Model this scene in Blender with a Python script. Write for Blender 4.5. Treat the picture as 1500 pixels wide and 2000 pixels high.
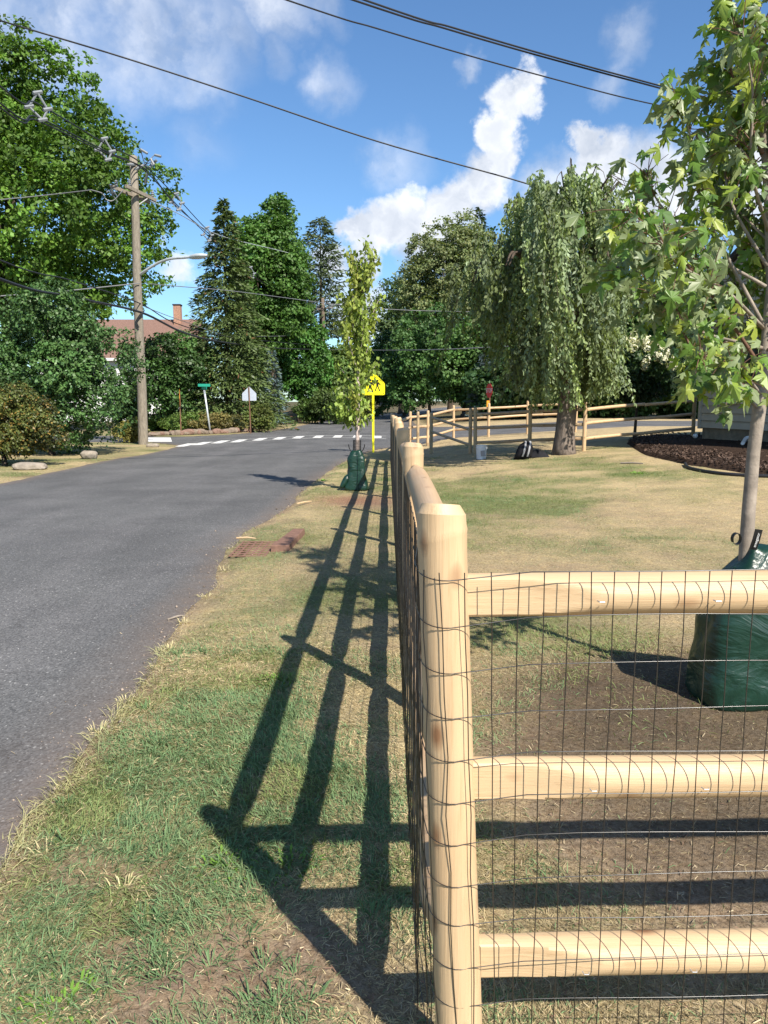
import bpy, bmesh, math, random
import numpy as np
from mathutils import Vector, Matrix
R = math.radians
rng = np.random.default_rng(7)
random.seed(7)
for o in list(bpy.data.objects): bpy.data.objects.remove(o)
SC = bpy.context.scene
COL = SC.collection

# ------------------------------------------------------------------ camera, light, exposure
F = 1500.0; PITCH = 8.3; EYE = 1.65          # focal length in pixels of the 1500x2000 photograph
cam = bpy.data.cameras.new('camera'); camo = bpy.data.objects.new('camera', cam); COL.objects.link(camo)
camo.location = (0, 0, EYE); camo.rotation_euler = (R(90-PITCH), 0, 0)
cam.sensor_fit = 'VERTICAL'; cam.sensor_height = 36; cam.lens = 36*F/2000
cam.clip_start = 0.05; cam.clip_end = 3000
SC.camera = camo
SC.render.engine = 'CYCLES'
SC.render.resolution_x = 768; SC.render.resolution_y = 1024
SUN_EL = 43.5; SUN_AZ = 33.8                  # shadows fall 33.8 deg to the left of straight ahead
sdir = Vector((math.sin(R(SUN_AZ))*math.cos(R(SUN_EL)), -math.cos(R(SUN_AZ))*math.cos(R(SUN_EL)), math.sin(R(SUN_EL))))
sun = bpy.data.lights.new('sun', 'SUN'); suno = bpy.data.objects.new('sun', sun); COL.objects.link(suno)
sun.energy = 5.0; sun.angle = R(0.53); sun.color = (1, 0.93, 0.82)
suno.rotation_euler = (-sdir).to_track_quat('-Z', 'Y').to_euler(); suno.location = (6, -8, 14)
SC.view_settings.view_transform = 'Standard'; SC.view_settings.look = 'None'
SC.view_settings.gamma = 1; SC.view_settings.exposure = 0.80
SKY_STRENGTH = 0.078

CP, SP = math.cos(R(PITCH)), math.sin(R(PITCH))
def ray(u, v):
    x, y = u-750, 1000-v
    return np.array((x, F*CP+y*SP, -F*SP+y*CP))
def at(u, v, Y):                               # point on the ray through a photo pixel at depth Y
    r = ray(u, v); return np.array((0, 0, EYE)) + r*(Y/r[1])

def build_world():
    w = bpy.data.worlds.new('World'); SC.world = w; w.use_nodes = True
    nt = w.node_tree; N = nt.nodes; L = nt.links; N.clear()
    def n(t, **k):
        x = N.new(t)
        for a, b in k.items(): setattr(x, a, b)
        return x
    def mth(op, a, b=None, c=None, clamp=False):
        m = n('ShaderNodeMath', operation=op); m.use_clamp = clamp
        for i, s in enumerate((a, b, c)):
            if s is None: continue
            if isinstance(s, (int, float)): m.inputs[i].default_value = s
            else: L.new(s, m.inputs[i])
        return m.outputs[0]
    out = n('ShaderNodeOutputWorld'); bg = n('ShaderNodeBackground'); bg.inputs[1].default_value = SKY_STRENGTH
    L.new(bg.outputs[0], out.inputs[0])
    sky = n('ShaderNodeTexSky'); sky.sky_type = 'NISHITA'; sky.sun_disc = False
    sky.sun_elevation = R(SUN_EL); sky.sun_rotation = math.atan2(sdir.x, sdir.y)
    sky.air_density = 1.0; sky.dust_density = 0.25; sky.ozone_density = 2.2; sky.altitude = 60
    geo = n('ShaderNodeTexCoord')
    nz = n('ShaderNodeTexNoise'); nz.inputs['Scale'].default_value = 13; nz.inputs['Detail'].default_value = 9; nz.inputs['Roughness'].default_value = 0.6
    L.new(geo.outputs['Generated'], nz.inputs['Vector'])
    off = n('ShaderNodeVectorMath', operation='SUBTRACT'); L.new(nz.outputs['Color'], off.inputs[0]); off.inputs[1].default_value = (.5, .5, .5)
    sc = n('ShaderNodeVectorMath', operation='SCALE'); L.new(off.outputs[0], sc.inputs[0]); sc.inputs['Scale'].default_value = 0.10
    wd = n('ShaderNodeVectorMath', operation='ADD'); L.new(geo.outputs['Generated'], wd.inputs[0]); L.new(sc.outputs[0], wd.inputs[1])
    # cumulus banks: (pixel u, v, radius px, weight)
    thick = [(1005,200,58,.95),(1030,165,36,.9),(1045,215,42,.8),(970,255,52,1.1),(985,300,55,1.),(950,350,75,.95),(890,400,75,1.),
             (820,425,75,1.1),(760,435,65,1.1),(690,450,52,1.15),(715,490,60,1.),(860,470,95,.85),(1150,275,50,1.1),(1180,320,85,.95),
             (1100,400,120,.7),(1300,380,150,.85),(1450,350,130,.85),(640,520,50,.8),(345,455,22,.7),(350,520,48,.75),(700,600,90,.8),(1650,420,220,.9)]
    thin = [(250,70,130,.62),(380,80,110,.58),(130,60,140,.55),(60,20,120,.5),(460,80,55,.5),(420,150,45,.45),(540,10,75,.6),(620,12,50,.5),
            (645,160,52,.42),(920,118,26,.5),(1218,68,44,.5),(1195,145,36,.42),(775,325,55,.42),(545,115,34,.3),(380,275,60,.2),(-150,60,220,.6)]
    def bank(lst):
        acc = None
        for u, v, r, wt in lst:
            d = ray(u, v); k = np.linalg.norm(d); c = d/k
            dn = n('ShaderNodeVectorMath', operation='DISTANCE'); L.new(wd.outputs[0], dn.inputs[0]); dn.inputs[1].default_value = tuple(c)
            mr = n('ShaderNodeMapRange'); mr.interpolation_type = 'SMOOTHSTEP'
            mr.inputs['From Min'].default_value = r/k*1.45; mr.inputs['From Max'].default_value = r/k*0.15
            mr.inputs['To Min'].default_value = 0; mr.inputs['To Max'].default_value = wt
            L.new(dn.outputs['Value'], mr.inputs['Value'])
            acc = mr.outputs[0] if acc is None else mth('MAXIMUM', acc, mr.outputs[0])
        return acc
    tk = bank(thick); tn = bank(thin)
    # scattered fair-weather cloud everywhere else
    nb = n('ShaderNodeTexNoise'); nb.inputs['Scale'].default_value = 2.6; nb.inputs['Detail'].default_value = 7; nb.inputs['Roughness'].default_value = .58
    L.new(geo.outputs['Generated'], nb.inputs['Vector'])
    sep = n('ShaderNodeSeparateXYZ'); L.new(geo.outputs['Generated'], sep.inputs[0])
    beh = n('ShaderNodeMapRange'); beh.inputs['From Min'].default_value = .55; beh.inputs['From Max'].default_value = .25; L.new(sep.outputs['Y'], beh.inputs['Value'])
    gen = mth('MULTIPLY', mth('MULTIPLY', mth('SUBTRACT', nb.outputs[0], .52), 5.0, clamp=True), beh.outputs[0])
    a1 = n('ShaderNodeMapRange'); a1.interpolation_type = 'SMOOTHSTEP'; a1.inputs['From Min'].default_value = .27; a1.inputs['From Max'].default_value = .80; L.new(tk, a1.inputs['Value'])
    soft = mth('MULTIPLY', tn, mth('MULTIPLY_ADD', nz.outputs[0], 2.6, -.55), clamp=True)
    alpha = mth('MAXIMUM', mth('MAXIMUM', mth('MULTIPLY', a1.outputs[0], .96), soft), mth('MULTIPLY', gen, .8))
    # cloud brightness: billowed relief, greyer in the thick of a bank
    n2 = n('ShaderNodeTexNoise'); n2.inputs['Scale'].default_value = 20; n2.inputs['Detail'].default_value = 6; L.new(wd.outputs[0], n2.inputs['Vector'])
    br = n('ShaderNodeMapRange'); br.inputs['From Min'].default_value = .35; br.inputs['From Max'].default_value = .65
    br.inputs['To Min'].default_value = 0; br.inputs['To Max'].default_value = 1; L.new(n2.outputs[0], br.inputs['Value'])
    core = n('ShaderNodeMapRange'); core.inputs['From Min'].default_value = .55; core.inputs['From Max'].default_value = 1.1; core.inputs['To Min'].default_value = 1; core.inputs['To Max'].default_value = .45
    L.new(tk, core.inputs['Value'])
    cc = n('ShaderNodeMix', data_type='RGBA'); L.new(mth('MULTIPLY', br.outputs[0], core.outputs[0], clamp=True), cc.inputs['Factor'])
    cc.inputs[6].default_value = (4.6, 5.1, 6.0, 1); cc.inputs[7].default_value = (9.0, 9.1, 9.3, 1)
    mx = n('ShaderNodeMix', data_type='RGBA'); L.new(alpha, mx.inputs['Factor'])
    tint = n('ShaderNodeMix', data_type='RGBA', blend_type='MULTIPLY'); tint.inputs['Factor'].default_value = 1
    L.new(sky.outputs[0], tint.inputs[6]); tint.inputs[7].default_value = (.80, 1.06, 1.27, 1)
    L.new(tint.outputs[2], mx.inputs[6]); L.new(cc.outputs[2], mx.inputs[7])
    L.new(mx.outputs[2], bg.inputs[0])
build_world()

# ------------------------------------------------------------------ helpers
def sm(a, b, x):
    t = np.clip((np.asarray(x, float)-a)/(b-a), 0, 1); return t*t*(3-2*t)
def vnoise(x, y, seed=0):
    x = np.asarray(x, float); y = np.asarray(y, float)
    xi = np.floor(x); yi = np.floor(y); fx = x-xi; fy = y-yi
    fx = fx*fx*(3-2*fx); fy = fy*fy*(3-2*fy)
    def h(a, b):
        s = np.sin(a*127.1+b*311.7+seed*74.7)*43758.5453
        return s-np.floor(s)
    return (h(xi, yi)*(1-fx)+h(xi+1, yi)*fx)*(1-fy)+(h(xi, yi+1)*(1-fx)+h(xi+1, yi+1)*fx)*fy
def fbm(x, y, s, seed=0, oc=4):
    v = 0; a = .5; t = 0
    for i in range(oc):
        v = v+a*vnoise(x*s, y*s, seed+i*13); t += a; a *= .5; s *= 2.03
    return v/t

def base(x, y):
    x = np.asarray(x, float); y = np.asarray(y, float)
    dip = -0.19*sm(6, 23, y)*(1-sm(.6, 3.2, x))
    rise = .06*np.clip(x-1.7, 0, 9)*sm(7, 19, y)
    far = .035*np.clip(y-62, 0, 60)*0
    return dip+rise+far
def G(u, v, dz=0.0):                           # photo pixel -> point on the ground
    Y = 10.0
    r = ray(u, v)
    for i in range(60):
        z = float(base(r[0]/r[1]*Y, Y))+dz
        Y = .5*Y+.5*(z-EYE)/r[2]*r[1] if r[2] < 0 else 200
    return np.array((r[0]/r[1]*Y, Y, float(base(r[0]/r[1]*Y, Y))+dz))
def gz(x, y): return float(base(x, y))

def link(o, parent=None):
    COL.objects.link(o)
    if parent is not None: o.parent = parent
    return o
def wloc(o):
    l = Vector((0, 0, 0))
    while o is not None: l = l+o.location; o = o.parent
    return np.array(l)
def tag(o, label=None, cat=None, group=None, kind=None):
    if label: o['label'] = label
    if cat: o['category'] = cat
    if group: o['group'] = group
    if kind: o['kind'] = kind
    return o
def thing(name, label, cat, loc, group=None):
    o = bpy.data.objects.new(name, None); o.empty_display_size = .2; o.location = tuple(float(c) for c in loc); link(o)
    return tag(o, label, cat, group)
def mesh(name, V, Fc, mat, parent=None, smooth=False, kind=None, col=None, origin=None):
    """world coordinates in; the object's origin is its parent's, or `origin` for a top-level mesh"""
    V = np.asarray(V, float).reshape(-1, 3)
    off = wloc(parent) if parent is not None else (np.asarray(origin, float) if origin is not None else np.zeros(3))
    V = V-off
    me = bpy.data.meshes.new(name)
    if isinstance(Fc, np.ndarray):
        k = Fc.shape[1]; m = len(Fc)
        me.vertices.add(len(V)); me.vertices.foreach_set('co', V.astype(np.float32).ravel())
        me.loops.add(m*k); me.loops.foreach_set('vertex_index', Fc.astype(np.int32).ravel())
        me.polygons.add(m); me.polygons.foreach_set('loop_start', np.arange(0, m*k, k, dtype=np.int32))
        me.update(calc_edges=True)
    else:
        me.from_pydata([tuple(v) for v in V], [], [tuple(f) for f in Fc]); me.update()
    if col is not None:
        ca = me.color_attributes.new('Col', 'FLOAT_COLOR', 'POINT')
        c = np.ones((len(V), 4), np.float32); c[:, :3] = col
        ca.data.foreach_set('color', c.ravel())
    if smooth:
        me.polygons.foreach_set('use_smooth', np.ones(len(me.polygons), bool))
        if smooth == 'auto': me.set_sharp_from_angle(angle=R(24))
    if mat is not None: me.materials.append(mat)
    o = bpy.data.objects.new(name, me); link(o, parent)
    if parent is None and origin is not None: o.location = tuple(off)
    if kind: o['kind'] = kind
    return o
class MB:
    def __init__(s): s.V = []; s.F = []
    def add(s, V, Fc):
        b = len(s.V); s.V += [tuple(v) for v in V]; s.F += [tuple(i+b for i in f) for f in Fc]; return s
    def build(s, name, mat, parent=None, **k): return mesh(name, s.V, s.F, mat, parent, **k)
def box(c, d, rz=0):
    cx, cy, cz = c; dx, dy, dz = [a/2 for a in d]; ca, sa = math.cos(rz), math.sin(rz)
    V = [(cx+x*ca-y*sa, cy+x*sa+y*ca, cz+z) for z in (-dz, dz) for x, y in ((-dx, -dy), (dx, -dy), (dx, dy), (-dx, dy))]
    return V, [(3, 2, 1, 0), (4, 5, 6, 7), (0, 1, 5, 4), (1, 2, 6, 5), (2, 3, 7, 6), (3, 0, 4, 7)]
def bbox(c, d, b=.004, rz=0):                  # bevelled box
    bm = bmesh.new(); V, Fc = box((0, 0, 0), d)
    vs = [bm.verts.new(v) for v in V]
    for f in Fc: bm.faces.new([vs[i] for i in f])
    bmesh.ops.bevel(bm, geom=bm.edges[:], offset=b, segments=1, affect='EDGES')
    ca, sa = math.cos(rz), math.sin(rz)
    bm.verts.index_update()
    V = [(c[0]+v.co.x*ca-v.co.y*sa, c[1]+v.co.x*sa+v.co.y*ca, c[2]+v.co.z) for v in bm.verts]
    Fc = [tuple(v.index for v in f.verts) for f in bm.faces]; bm.free(); return V, Fc
def tube(pts, rad, n=8, cap=True, jit=0):
    pts = [np.asarray(p, float) for p in pts]; m = len(pts)
    if not hasattr(rad, '__len__'): rad = [rad]*m
    V = []; Fc = []; up = None
    for i in range(m):
        t = pts[min(i+1, m-1)]-pts[max(i-1, 0)]; t = t/(np.linalg.norm(t)+1e-9)
        if up is None: up = np.array((0, 0, 1.)) if abs(t[2]) < .9 else np.array((0, 1., 0))
        s = np.cross(t, up); s /= np.linalg.norm(s)+1e-9; up = np.cross(s, t)
        for k in range(n):
            a = 2*math.pi*k/n; r = rad[i]*(1+(random.uniform(-jit, jit) if jit else 0))
            V.append(pts[i]+s*math.cos(a)*r+up*math.sin(a)*r)
    for i in range(m-1):
        for k in range(n):
            a, b = i*n+k, i*n+(k+1) % n; Fc.append((a, b, b+n, a+n))
    if cap: Fc.append(tuple(range(n-1, -1, -1))); Fc.append(tuple((m-1)*n+k for k in range(n)))
    return V, Fc
def spline(pts, sub=6):
    pts = [np.asarray(p, float) for p in pts]; P = [2*pts[0]-pts[1]]+pts+[2*pts[-1]-pts[-2]]; out = []
    for i in range(1, len(P)-2):
        for k in range(sub):
            t = k/sub; a, b, c, d = P[i-1], P[i], P[i+1], P[i+2]
            out.append(.5*((2*b)+(c-a)*t+(2*a-5*b+4*c-d)*t*t+(3*b-a-3*c+d)*t**3))
    out.append(P[-2]); return out
def unit(a): return a/(np.linalg.norm(a, axis=-1, keepdims=True)+1e-9)

# ------------------------------------------------------------------ materials
class NT:
    def __init__(s, name):
        s.m = bpy.data.materials.new(name); s.m.use_nodes = True; s.nt = s.m.node_tree; s.N = s.nt.nodes; s.L = s.nt.links
        s.b = s.N['Principled BSDF']; s.out = s.N['Material Output']
    def n(s, t, **k):
        x = s.N.new(t)
        for a, b in k.items(): setattr(x, a, b)
        return x
    def coord(s, scale=(1, 1, 1), kind='Object'):
        tc = s.n('ShaderNodeTexCoord'); mp = s.n('ShaderNodeMapping'); mp.inputs['Scale'].default_value = scale
        if kind == 'World':
            g = s.n('ShaderNodeNewGeometry'); s.L.new(g.outputs['Position'], mp.inputs['Vector'])
        else: s.L.new(tc.outputs[kind], mp.inputs['Vector'])
        return mp.outputs[0]
    def noise(s, vec, scale=5, detail=5, rough=.55):
        x = s.n('ShaderNodeTexNoise'); x.inputs['Scale'].default_value = scale; x.inputs['Detail'].default_value = detail; x.inputs['Roughness'].default_value = rough
        if vec is not None: s.L.new(vec, x.inputs['Vector'])
        return x.outputs[0]
    def ramp(s, fac, stops):
        r = s.n('ShaderNodeValToRGB'); e = r.color_ramp.elements
        while len(e) < len(stops): e.new(.5)
        for i, (p, c) in enumerate(stops):
            e[i].position = p; e[i].color = (*c, 1) if len(c) == 3 else c
        s.L.new(fac, r.inputs[0]); return r.outputs[0]
    def mix(s, a, b, fac, mode='MIX'):
        m = s.n('ShaderNodeMix', data_type='RGBA', blend_type=mode)
        for sock, v in ((m.inputs['Factor'], fac), (m.inputs[6], a), (m.inputs[7], b)):
            if isinstance(v, (int, float)): sock.default_value = v
            elif isinstance(v, tuple): sock.default_value = (*v, 1)
            else: s.L.new(v, sock)
        return m.outputs[2]
    def base(s, c, rough=.7, spec=.3):
        if isinstance(c, tuple): s.b.inputs['Base Color'].default_value = (*c, 1)
        else: s.L.new(c, s.b.inputs['Base Color'])
        s.b.inputs['Roughness'].default_value = rough; s.b.inputs['Specular IOR Level'].default_value = spec
    def bump(s, h, strength=.3, dist=.01):
        b = s.n('ShaderNodeBump'); b.inputs['Strength'].default_value = strength; b.inputs['Distance'].default_value = dist
        s.L.new(h, b.inputs['Height']); s.L.new(b.outputs[0], s.b.inputs['Normal'])
def m_plain(name, c, rough=.6, spec=.3, metal=0, var=.15, scale=6, bump=0):
    t = NT(name); v = t.coord(); f = t.noise(v, scale, 6)
    lo = tuple(a*(1-var) for a in c); hi = tuple(min(1, a*(1+var)) for a in c)
    t.base(t.ramp(f, [(.3, lo), (.7, hi)]), rough, spec); t.b.inputs['Metallic'].default_value = metal
    if bump: t.bump(t.noise(v, scale*6, 4), bump, .01)
    return t.m
def m_wood(name, axis, c1=(.525, .375, .22), c2=(.43, .295, .165), knots=True):
    t = NT(name); sc = [26, 26, 26]; sc[axis] = 1.6
    v = t.coord(tuple(sc), 'World'); g = t.noise(v, 1.0, 6, .6)
    v2 = t.coord((1, 1, 1), 'World'); big = t.noise(v2, 2.3, 3)
    col = t.ramp(g, [(.25, c2), (.48, c1), (.8, tuple(min(1, a*1.12) for a in c1))])
    col = t.mix(col, (.50, .27, .12), t.ramp(big, [(.50, (0, 0, 0)), (.75, (.42,)*3)]))
    if knots:
        kn = t.n('ShaderNodeTexVoronoi'); ks = [9, 9, 9]; ks[axis] = 4.5
        t.L.new(t.coord(tuple(ks), 'World'), kn.inputs['Vector']); kn.inputs['Scale'].default_value = 1
        col = t.mix(col, (.22, .10, .045), t.ramp(kn.outputs['Distance'], [(.07, (.9,)*3), (.20, (0, 0, 0))]))
    sc2 = [150, 150, 150]; sc2[axis] = 3.5
    fine = t.noise(t.coord(tuple(sc2), 'World'), 1, 4, .7)
    col = t.mix(col, (.36, .22, .11), t.ramp(fine, [(.56, (0, 0, 0)), (.72, (.55,)*3)]))
    t.base(col, .48, .4); t.bump(fine, .5, .003); return t.m
def m_leaf(name, trans=.35, rough=.5, gain=1.0, spec=.35):
    t = NT(name); a = t.n('ShaderNodeVertexColor'); a.layer_name = 'Col'
    t.base(a.outputs[0], rough, spec)
    tr = t.n('ShaderNodeBsdfTranslucent'); tc = t.mix(a.outputs[0], (1.15, 1.25, .35), 1.0, 'MULTIPLY'); t.L.new(tc, tr.inputs[0])
    ms = t.n('ShaderNodeMixShader'); ms.inputs[0].default_value = trans
    t.L.new(t.b.outputs[0], ms.inputs[1]); t.L.new(tr.outputs[0], ms.inputs[2]); t.L.new(ms.outputs[0], t.out.inputs[0])
    return t.m
def m_bark(name, c1=(.20, .16, .12), c2=(.08, .06, .045), sc=7):
    t = NT(name); v = t.coord((sc, sc, sc*.22), 'World'); g = t.noise(v, 1.6, 8, .65)
    t.base(t.ramp(g, [(.3, c2), (.65, c1)]), .9, .15); t.bump(g, .9, .03); return t.m
M = {}
M['wood_x'] = m_wood('pine_grain_x', 0); M['wood_y'] = m_wood('pine_grain_y', 1, (.47, .33, .20), (.38, .25, .145)); M['wood_z'] = m_wood('pine_grain_z', 2)
M['wood_old'] = m_wood('pine_shaded', 0, (.40, .30, .19), (.24, .17, .10)); M['wood_shadez'] = m_wood('pine_shaded_post', 2, (.42, .32, .19), (.25, .18, .10))  # darker copies of the pine: shade put into the colour of shaded fence parts
M['wire'] = m_plain('black_wire', (.016, .015, .015), .28, .9)
M['leaf'] = m_leaf('foliage', .30, .55); M['leaf_near'] = m_leaf('maple_foliage', .30, .42, spec=.4)
M['leaf_dark'] = m_leaf('evergreen_foliage', .15, .5, spec=.4)
M['grass'] = m_leaf('grass_blades', .25, .65, spec=.2)
M['bark'] = m_bark('grey_bark'); M['bark_dark'] = m_bark('dark_bark', (.11, .085, .065), (.035, .027, .02))
M['bark_cherry'] = m_bark('cherry_bark', (.22, .18, .15), (.07, .055, .045), 9)
M['bark_young'] = m_plain('young_bark', (.26, .22, .18), .8, .2, var=.3, scale=14, bump=.3)
M['bark_pale'] = m_plain('pale_bark', (.42, .34, .30), .85, .2, var=.25, scale=14, bump=.3)
M['twig'] = m_plain('red_twig', (.14, .075, .05), .6, .3)
M['pole'] = m_bark('pole_wood', (.27, .235, .185), (.14, .12, .095), 12)
M['metal_grey'] = m_plain('galvanised', (.45, .46, .47), .45, .5, .6)
M['grey_plastic'] = m_plain('spacer_grey', (.17, .185, .20), .5, .4)
M['cable'] = m_plain('black_cable', (.02, .02, .022), .5, .4)
M['cable_grey'] = m_plain('weathered_cable', (.16, .165, .17), .5, .4)

def m_ground():
    t = NT('ground_soil'); a = t.n('ShaderNodeVertexColor'); a.layer_name = 'Col'
    v = t.coord((1, 1, 1), 'World'); f = t.noise(v, 40, 8, .7); g = t.noise(v, 9, 6, .6); k = t.noise(v, 160, 4, .6)
    c = t.mix(a.outputs[0], (.55, .5, .45), t.ramp(f, [(.35, (1,)*3), (.62, (0,)*3)]), 'MULTIPLY')
    c = t.mix(c, (1.35, 1.28, 1.15), t.ramp(g, [(.45, (0,)*3), (.75, (1,)*3)]), 'MULTIPLY')
    c = t.mix(c, (.6, .6, .6), t.ramp(k, [(.3, (1,)*3), (.5, (0,)*3)]), 'MULTIPLY')
    t.base(c, .95, .1); t.bump(f, .7, .02); return t.m
M['ground'] = m_ground()
def m_asphalt():
    t = NT('asphalt'); v = t.coord((1, 1, 1), 'World')
    vo = t.n('ShaderNodeTexVoronoi'); t.L.new(v, vo.inputs['Vector']); vo.inputs['Scale'].default_value = 95
    sp = t.ramp(vo.outputs['Color'], [(.0, (.062, .062, .062)), (.5, (.113, .112, .111)), (.88, (.165, .163, .160)), (.97, (.40, .39, .37))])
    big = t.noise(v, .55, 5, .6); st = t.noise(t.coord((1.2, .14, 1), 'World'), 1.2, 4)
    c = t.mix(sp, (.74, .74, .75), t.ramp(big, [(.35, (1,)*3), (.62, (0,)*3)]), 'MULTIPLY')
    c = t.mix(c, (1.22, 1.2, 1.2), t.ramp(st, [(.45, (0,)*3), (.7, (1,)*3)]), 'MULTIPLY')
    ck = t.n('ShaderNodeTexVoronoi'); ck.feature = 'DISTANCE_TO_EDGE'; ck.inputs['Scale'].default_value = .33
    wv = t.n('ShaderNodeVectorMath', operation='ADD'); t.L.new(v, wv.inputs[0])
    nn = t.n('ShaderNodeTexNoise'); nn.inputs['Scale'].default_value = 1.6; nn.inputs['Detail'].default_value = 5; t.L.new(v, nn.inputs['Vector']); t.L.new(nn.outputs['Color'], wv.inputs[1])
    t.L.new(wv.outputs[0], ck.inputs['Vector'])
    c = t.mix(c, (.45, .44, .44), t.ramp(ck.outputs['Distance'], [(.0, (.32,)*3), (.008, (0,)*3)]), 'MULTIPLY')
    a = t.n('ShaderNodeVertexColor'); a.layer_name = 'Col'        # dust blown onto the edges of the road
    e = t.noise(v, 7, 6, .7); sepx = t.n('ShaderNodeMath', operation='MULTIPLY'); t.L.new(a.outputs[0], sepx.inputs[0]); t.L.new(e, sepx.inputs[1])
    c = t.mix(c, (.17, .125, .095), sepx.outputs[0])
    t.base(c, .88, .25); t.bump(vo.outputs['Distance'], .5, .004); return t.m
M['asphalt'] = m_asphalt()
def m_paint():
    t = NT('road_paint'); f = t.noise(t.coord((1, 1, 1), 'World'), 9, 8, .7)
    t.base(t.ramp(f, [(.3, (.34, .33, .32)), (.45, (.62, .61, .58))]), .8, .2); return t.m
M['paint'] = m_paint()
def m_mulch():
    t = NT('mulch'); v = t.coord((1, 1, 1), 'World'); f = t.noise(v, 30, 8, .75)
    t.base(t.ramp(f, [(.3, (.018, .011, .008)), (.6, (.06, .038, .027)), (.8, (.12, .08, .055))]), .95, .1); t.bump(f, 1, .04); return t.m
M['mulch'] = m_mulch()
M['col'] = (lambda t: (t.L.new((lambda a: (setattr(a, 'layer_name', 'Col'), a)[1])(t.n('ShaderNodeVertexColor')).outputs[0], t.b.inputs['Base Color']), t.b.inputs['Roughness'].__setattr__('default_value', .85), t.m)[2])(NT('chips'))
def m_stone(name, c):
    t = NT(name); v = t.coord((1, 1, 1), 'World'); f = t.noise(v, 6, 8, .65)
    t.base(t.ramp(f, [(.3, tuple(a*.55 for a in c)), (.7, c)]), .9, .2); t.bump(f, .8, .04); return t.m
M['stone'] = m_stone('field_stone', (.36, .31, .25)); M['stone_red'] = m_stone('red_stone', (.27, .17, .13)); M['stone_brown'] = m_stone('brown_stone', (.27, .21, .16))
M['siding'] = m_plain('grey_siding', (.38, .36, .31), .6, .3, var=.06, scale=2.5)
M['found'] = m_stone('foundation', (.27, .24, .19)); M['white'] = m_plain('white_paint', (.72, .72, .70), .5, .35, var=.05)
M['roof_dark'] = m_plain('dark_shingle', (.045, .043, .045), .9, .1, var=.4, scale=20); M['roof_brown'] = m_plain('brown_shingle', (.19, .118, .095), .9, .1, var=.25, scale=14)
M['brick'] = m_plain('chimney_brick', (.36, .21, .15), .9, .1, var=.3, scale=12)
M['glass'] = m_plain('window_glass', (.03, .035, .04), .08, .6, var=.1)
M['rust'] = m_plain('rusted_iron', (.20, .115, .085), .85, .2, .1, var=.25, scale=18, bump=.15)
M['dark_hole'] = m_plain('drain_pit', (.01, .008, .007), .9, .1)
M['yellow'] = m_plain('fluorescent_yellow', (.93, .84, .01), .45, .4, var=.02); M['black'] = m_plain('black_print', (.012, .012, .012), .5, .3)
M['sign_back'] = m_plain('sign_aluminium', (.50, .54, .60), .4, .5, .3, var=.06); M['sign_post'] = m_plain('rusty_channel', (.16, .085, .05), .7, .3)
M['sign_green'] = m_plain('sign_green', (.01, .24, .16), .4, .4, var=.05); M['pipe'] = m_plain('galv_pipe', (.52, .55, .56), .5, .4, .3)
M['orange'] = m_plain('sign_amber', (.75, .30, .02), .45, .4, var=.05); M['red'] = m_plain('sign_red', (.55, .02, .03), .45, .4, var=.05)
def m_bag():
    t = NT('green_tarp'); v = t.coord((1, 1, 1), 'World'); f = t.noise(v, 14, 6, .6); w = t.noise(v, 70, 4, .6)
    t.base(t.ramp(f, [(.3, (.004, .023, .014)), (.7, (.009, .040, .026))]), .36, .5)
    cr = t.n('ShaderNodeTexNoise'); cr.inputs['Scale'].default_value = 3.2; cr.inputs['Detail'].default_value = 4; cr.inputs['Distortion'].default_value = 2.2; t.L.new(t.coord((1, 1, 2.0), 'World'), cr.inputs['Vector']); t.bump(cr.outputs[0], .5, .035); return t.m
M['bag'] = m_bag()
M['bucket'] = m_plain('white_bucket', (.62, .66, .70), .4, .4, var=.06); M['cloth_black'] = m_plain('black_fabric', (.012, .012, .015), .85, .2, var=.4); M['cloth_grey'] = m_plain('grey_fabric', (.30, .30, .31), .85, .2)
M['flower'] = m_leaf('cream_flower', .2, .7)

# ------------------------------------------------------------------ the road (plan outline from the photograph's kerb lines)
def P2(u, v): p = G(u, v); return (p[0], p[1])
right_near = [(-1.5, -10), (-1.43, -2), (-1.40, 1.0)]+[P2(*p) for p in ((0,1704),(48,1600),(80,1552),(152,1468),(219,1395),(299,1287),(369,1189),(420,1129),(434,1087),(485,1035),(560,989),(607,944),(663,905),(717,881),(763,873))]
cr = right_near[-1]
right_cross = [(cr[0]+1.6, cr[1]+1.6), (4.4, 33.2), (8.5, 33.6), (16, 33.4), (40, 33), (75, 32)]
cross_far_r = [(75, 41), (40, 42), (16, 42.6), (8, 43), (4.6, 44)]
main_right = [(3.0, 46.5), (2.3, 52), (2.4, 64), (3.6, 80), (7.5, 98), (16, 118), (30, 135)]
main_left = [(25, 142), (10, 126), (1, 106), (-3.2, 86)]+[P2(*p) for p in ((640,820),(560,836),(487,844.5))]
cross_far_l = [P2(*p) for p in ((443,848),(399,850),(340,852))]+[(-17, 41.2), (-30, 42), (-70, 43)]
cross_near_l = [(-70, 35), (-30, 34.4), (-16, 34)]
cross_near_l += [(P2(285,863)[0]-1.2, P2(285,863)[1]+.2), P2(300, 863)]
left_near = [P2(*p) for p in ((355,869),(293,884),(213,897),(107,919),(0,942))]+[(-8.5, 10), (-8.5, 0), (-8.5, -10)]
def sp2(l, s=5): return [tuple(p[:2]) for p in spline([(a, b, 0) for a, b in l], s)]
outline = sp2(right_near+right_cross, 6)+sp2(cross_far_r, 3)+sp2(main_right, 4)+sp2(main_left, 4)+sp2(cross_far_l, 3)+sp2(cross_near_l, 3)+sp2(left_near, 4)
dens = []
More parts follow.
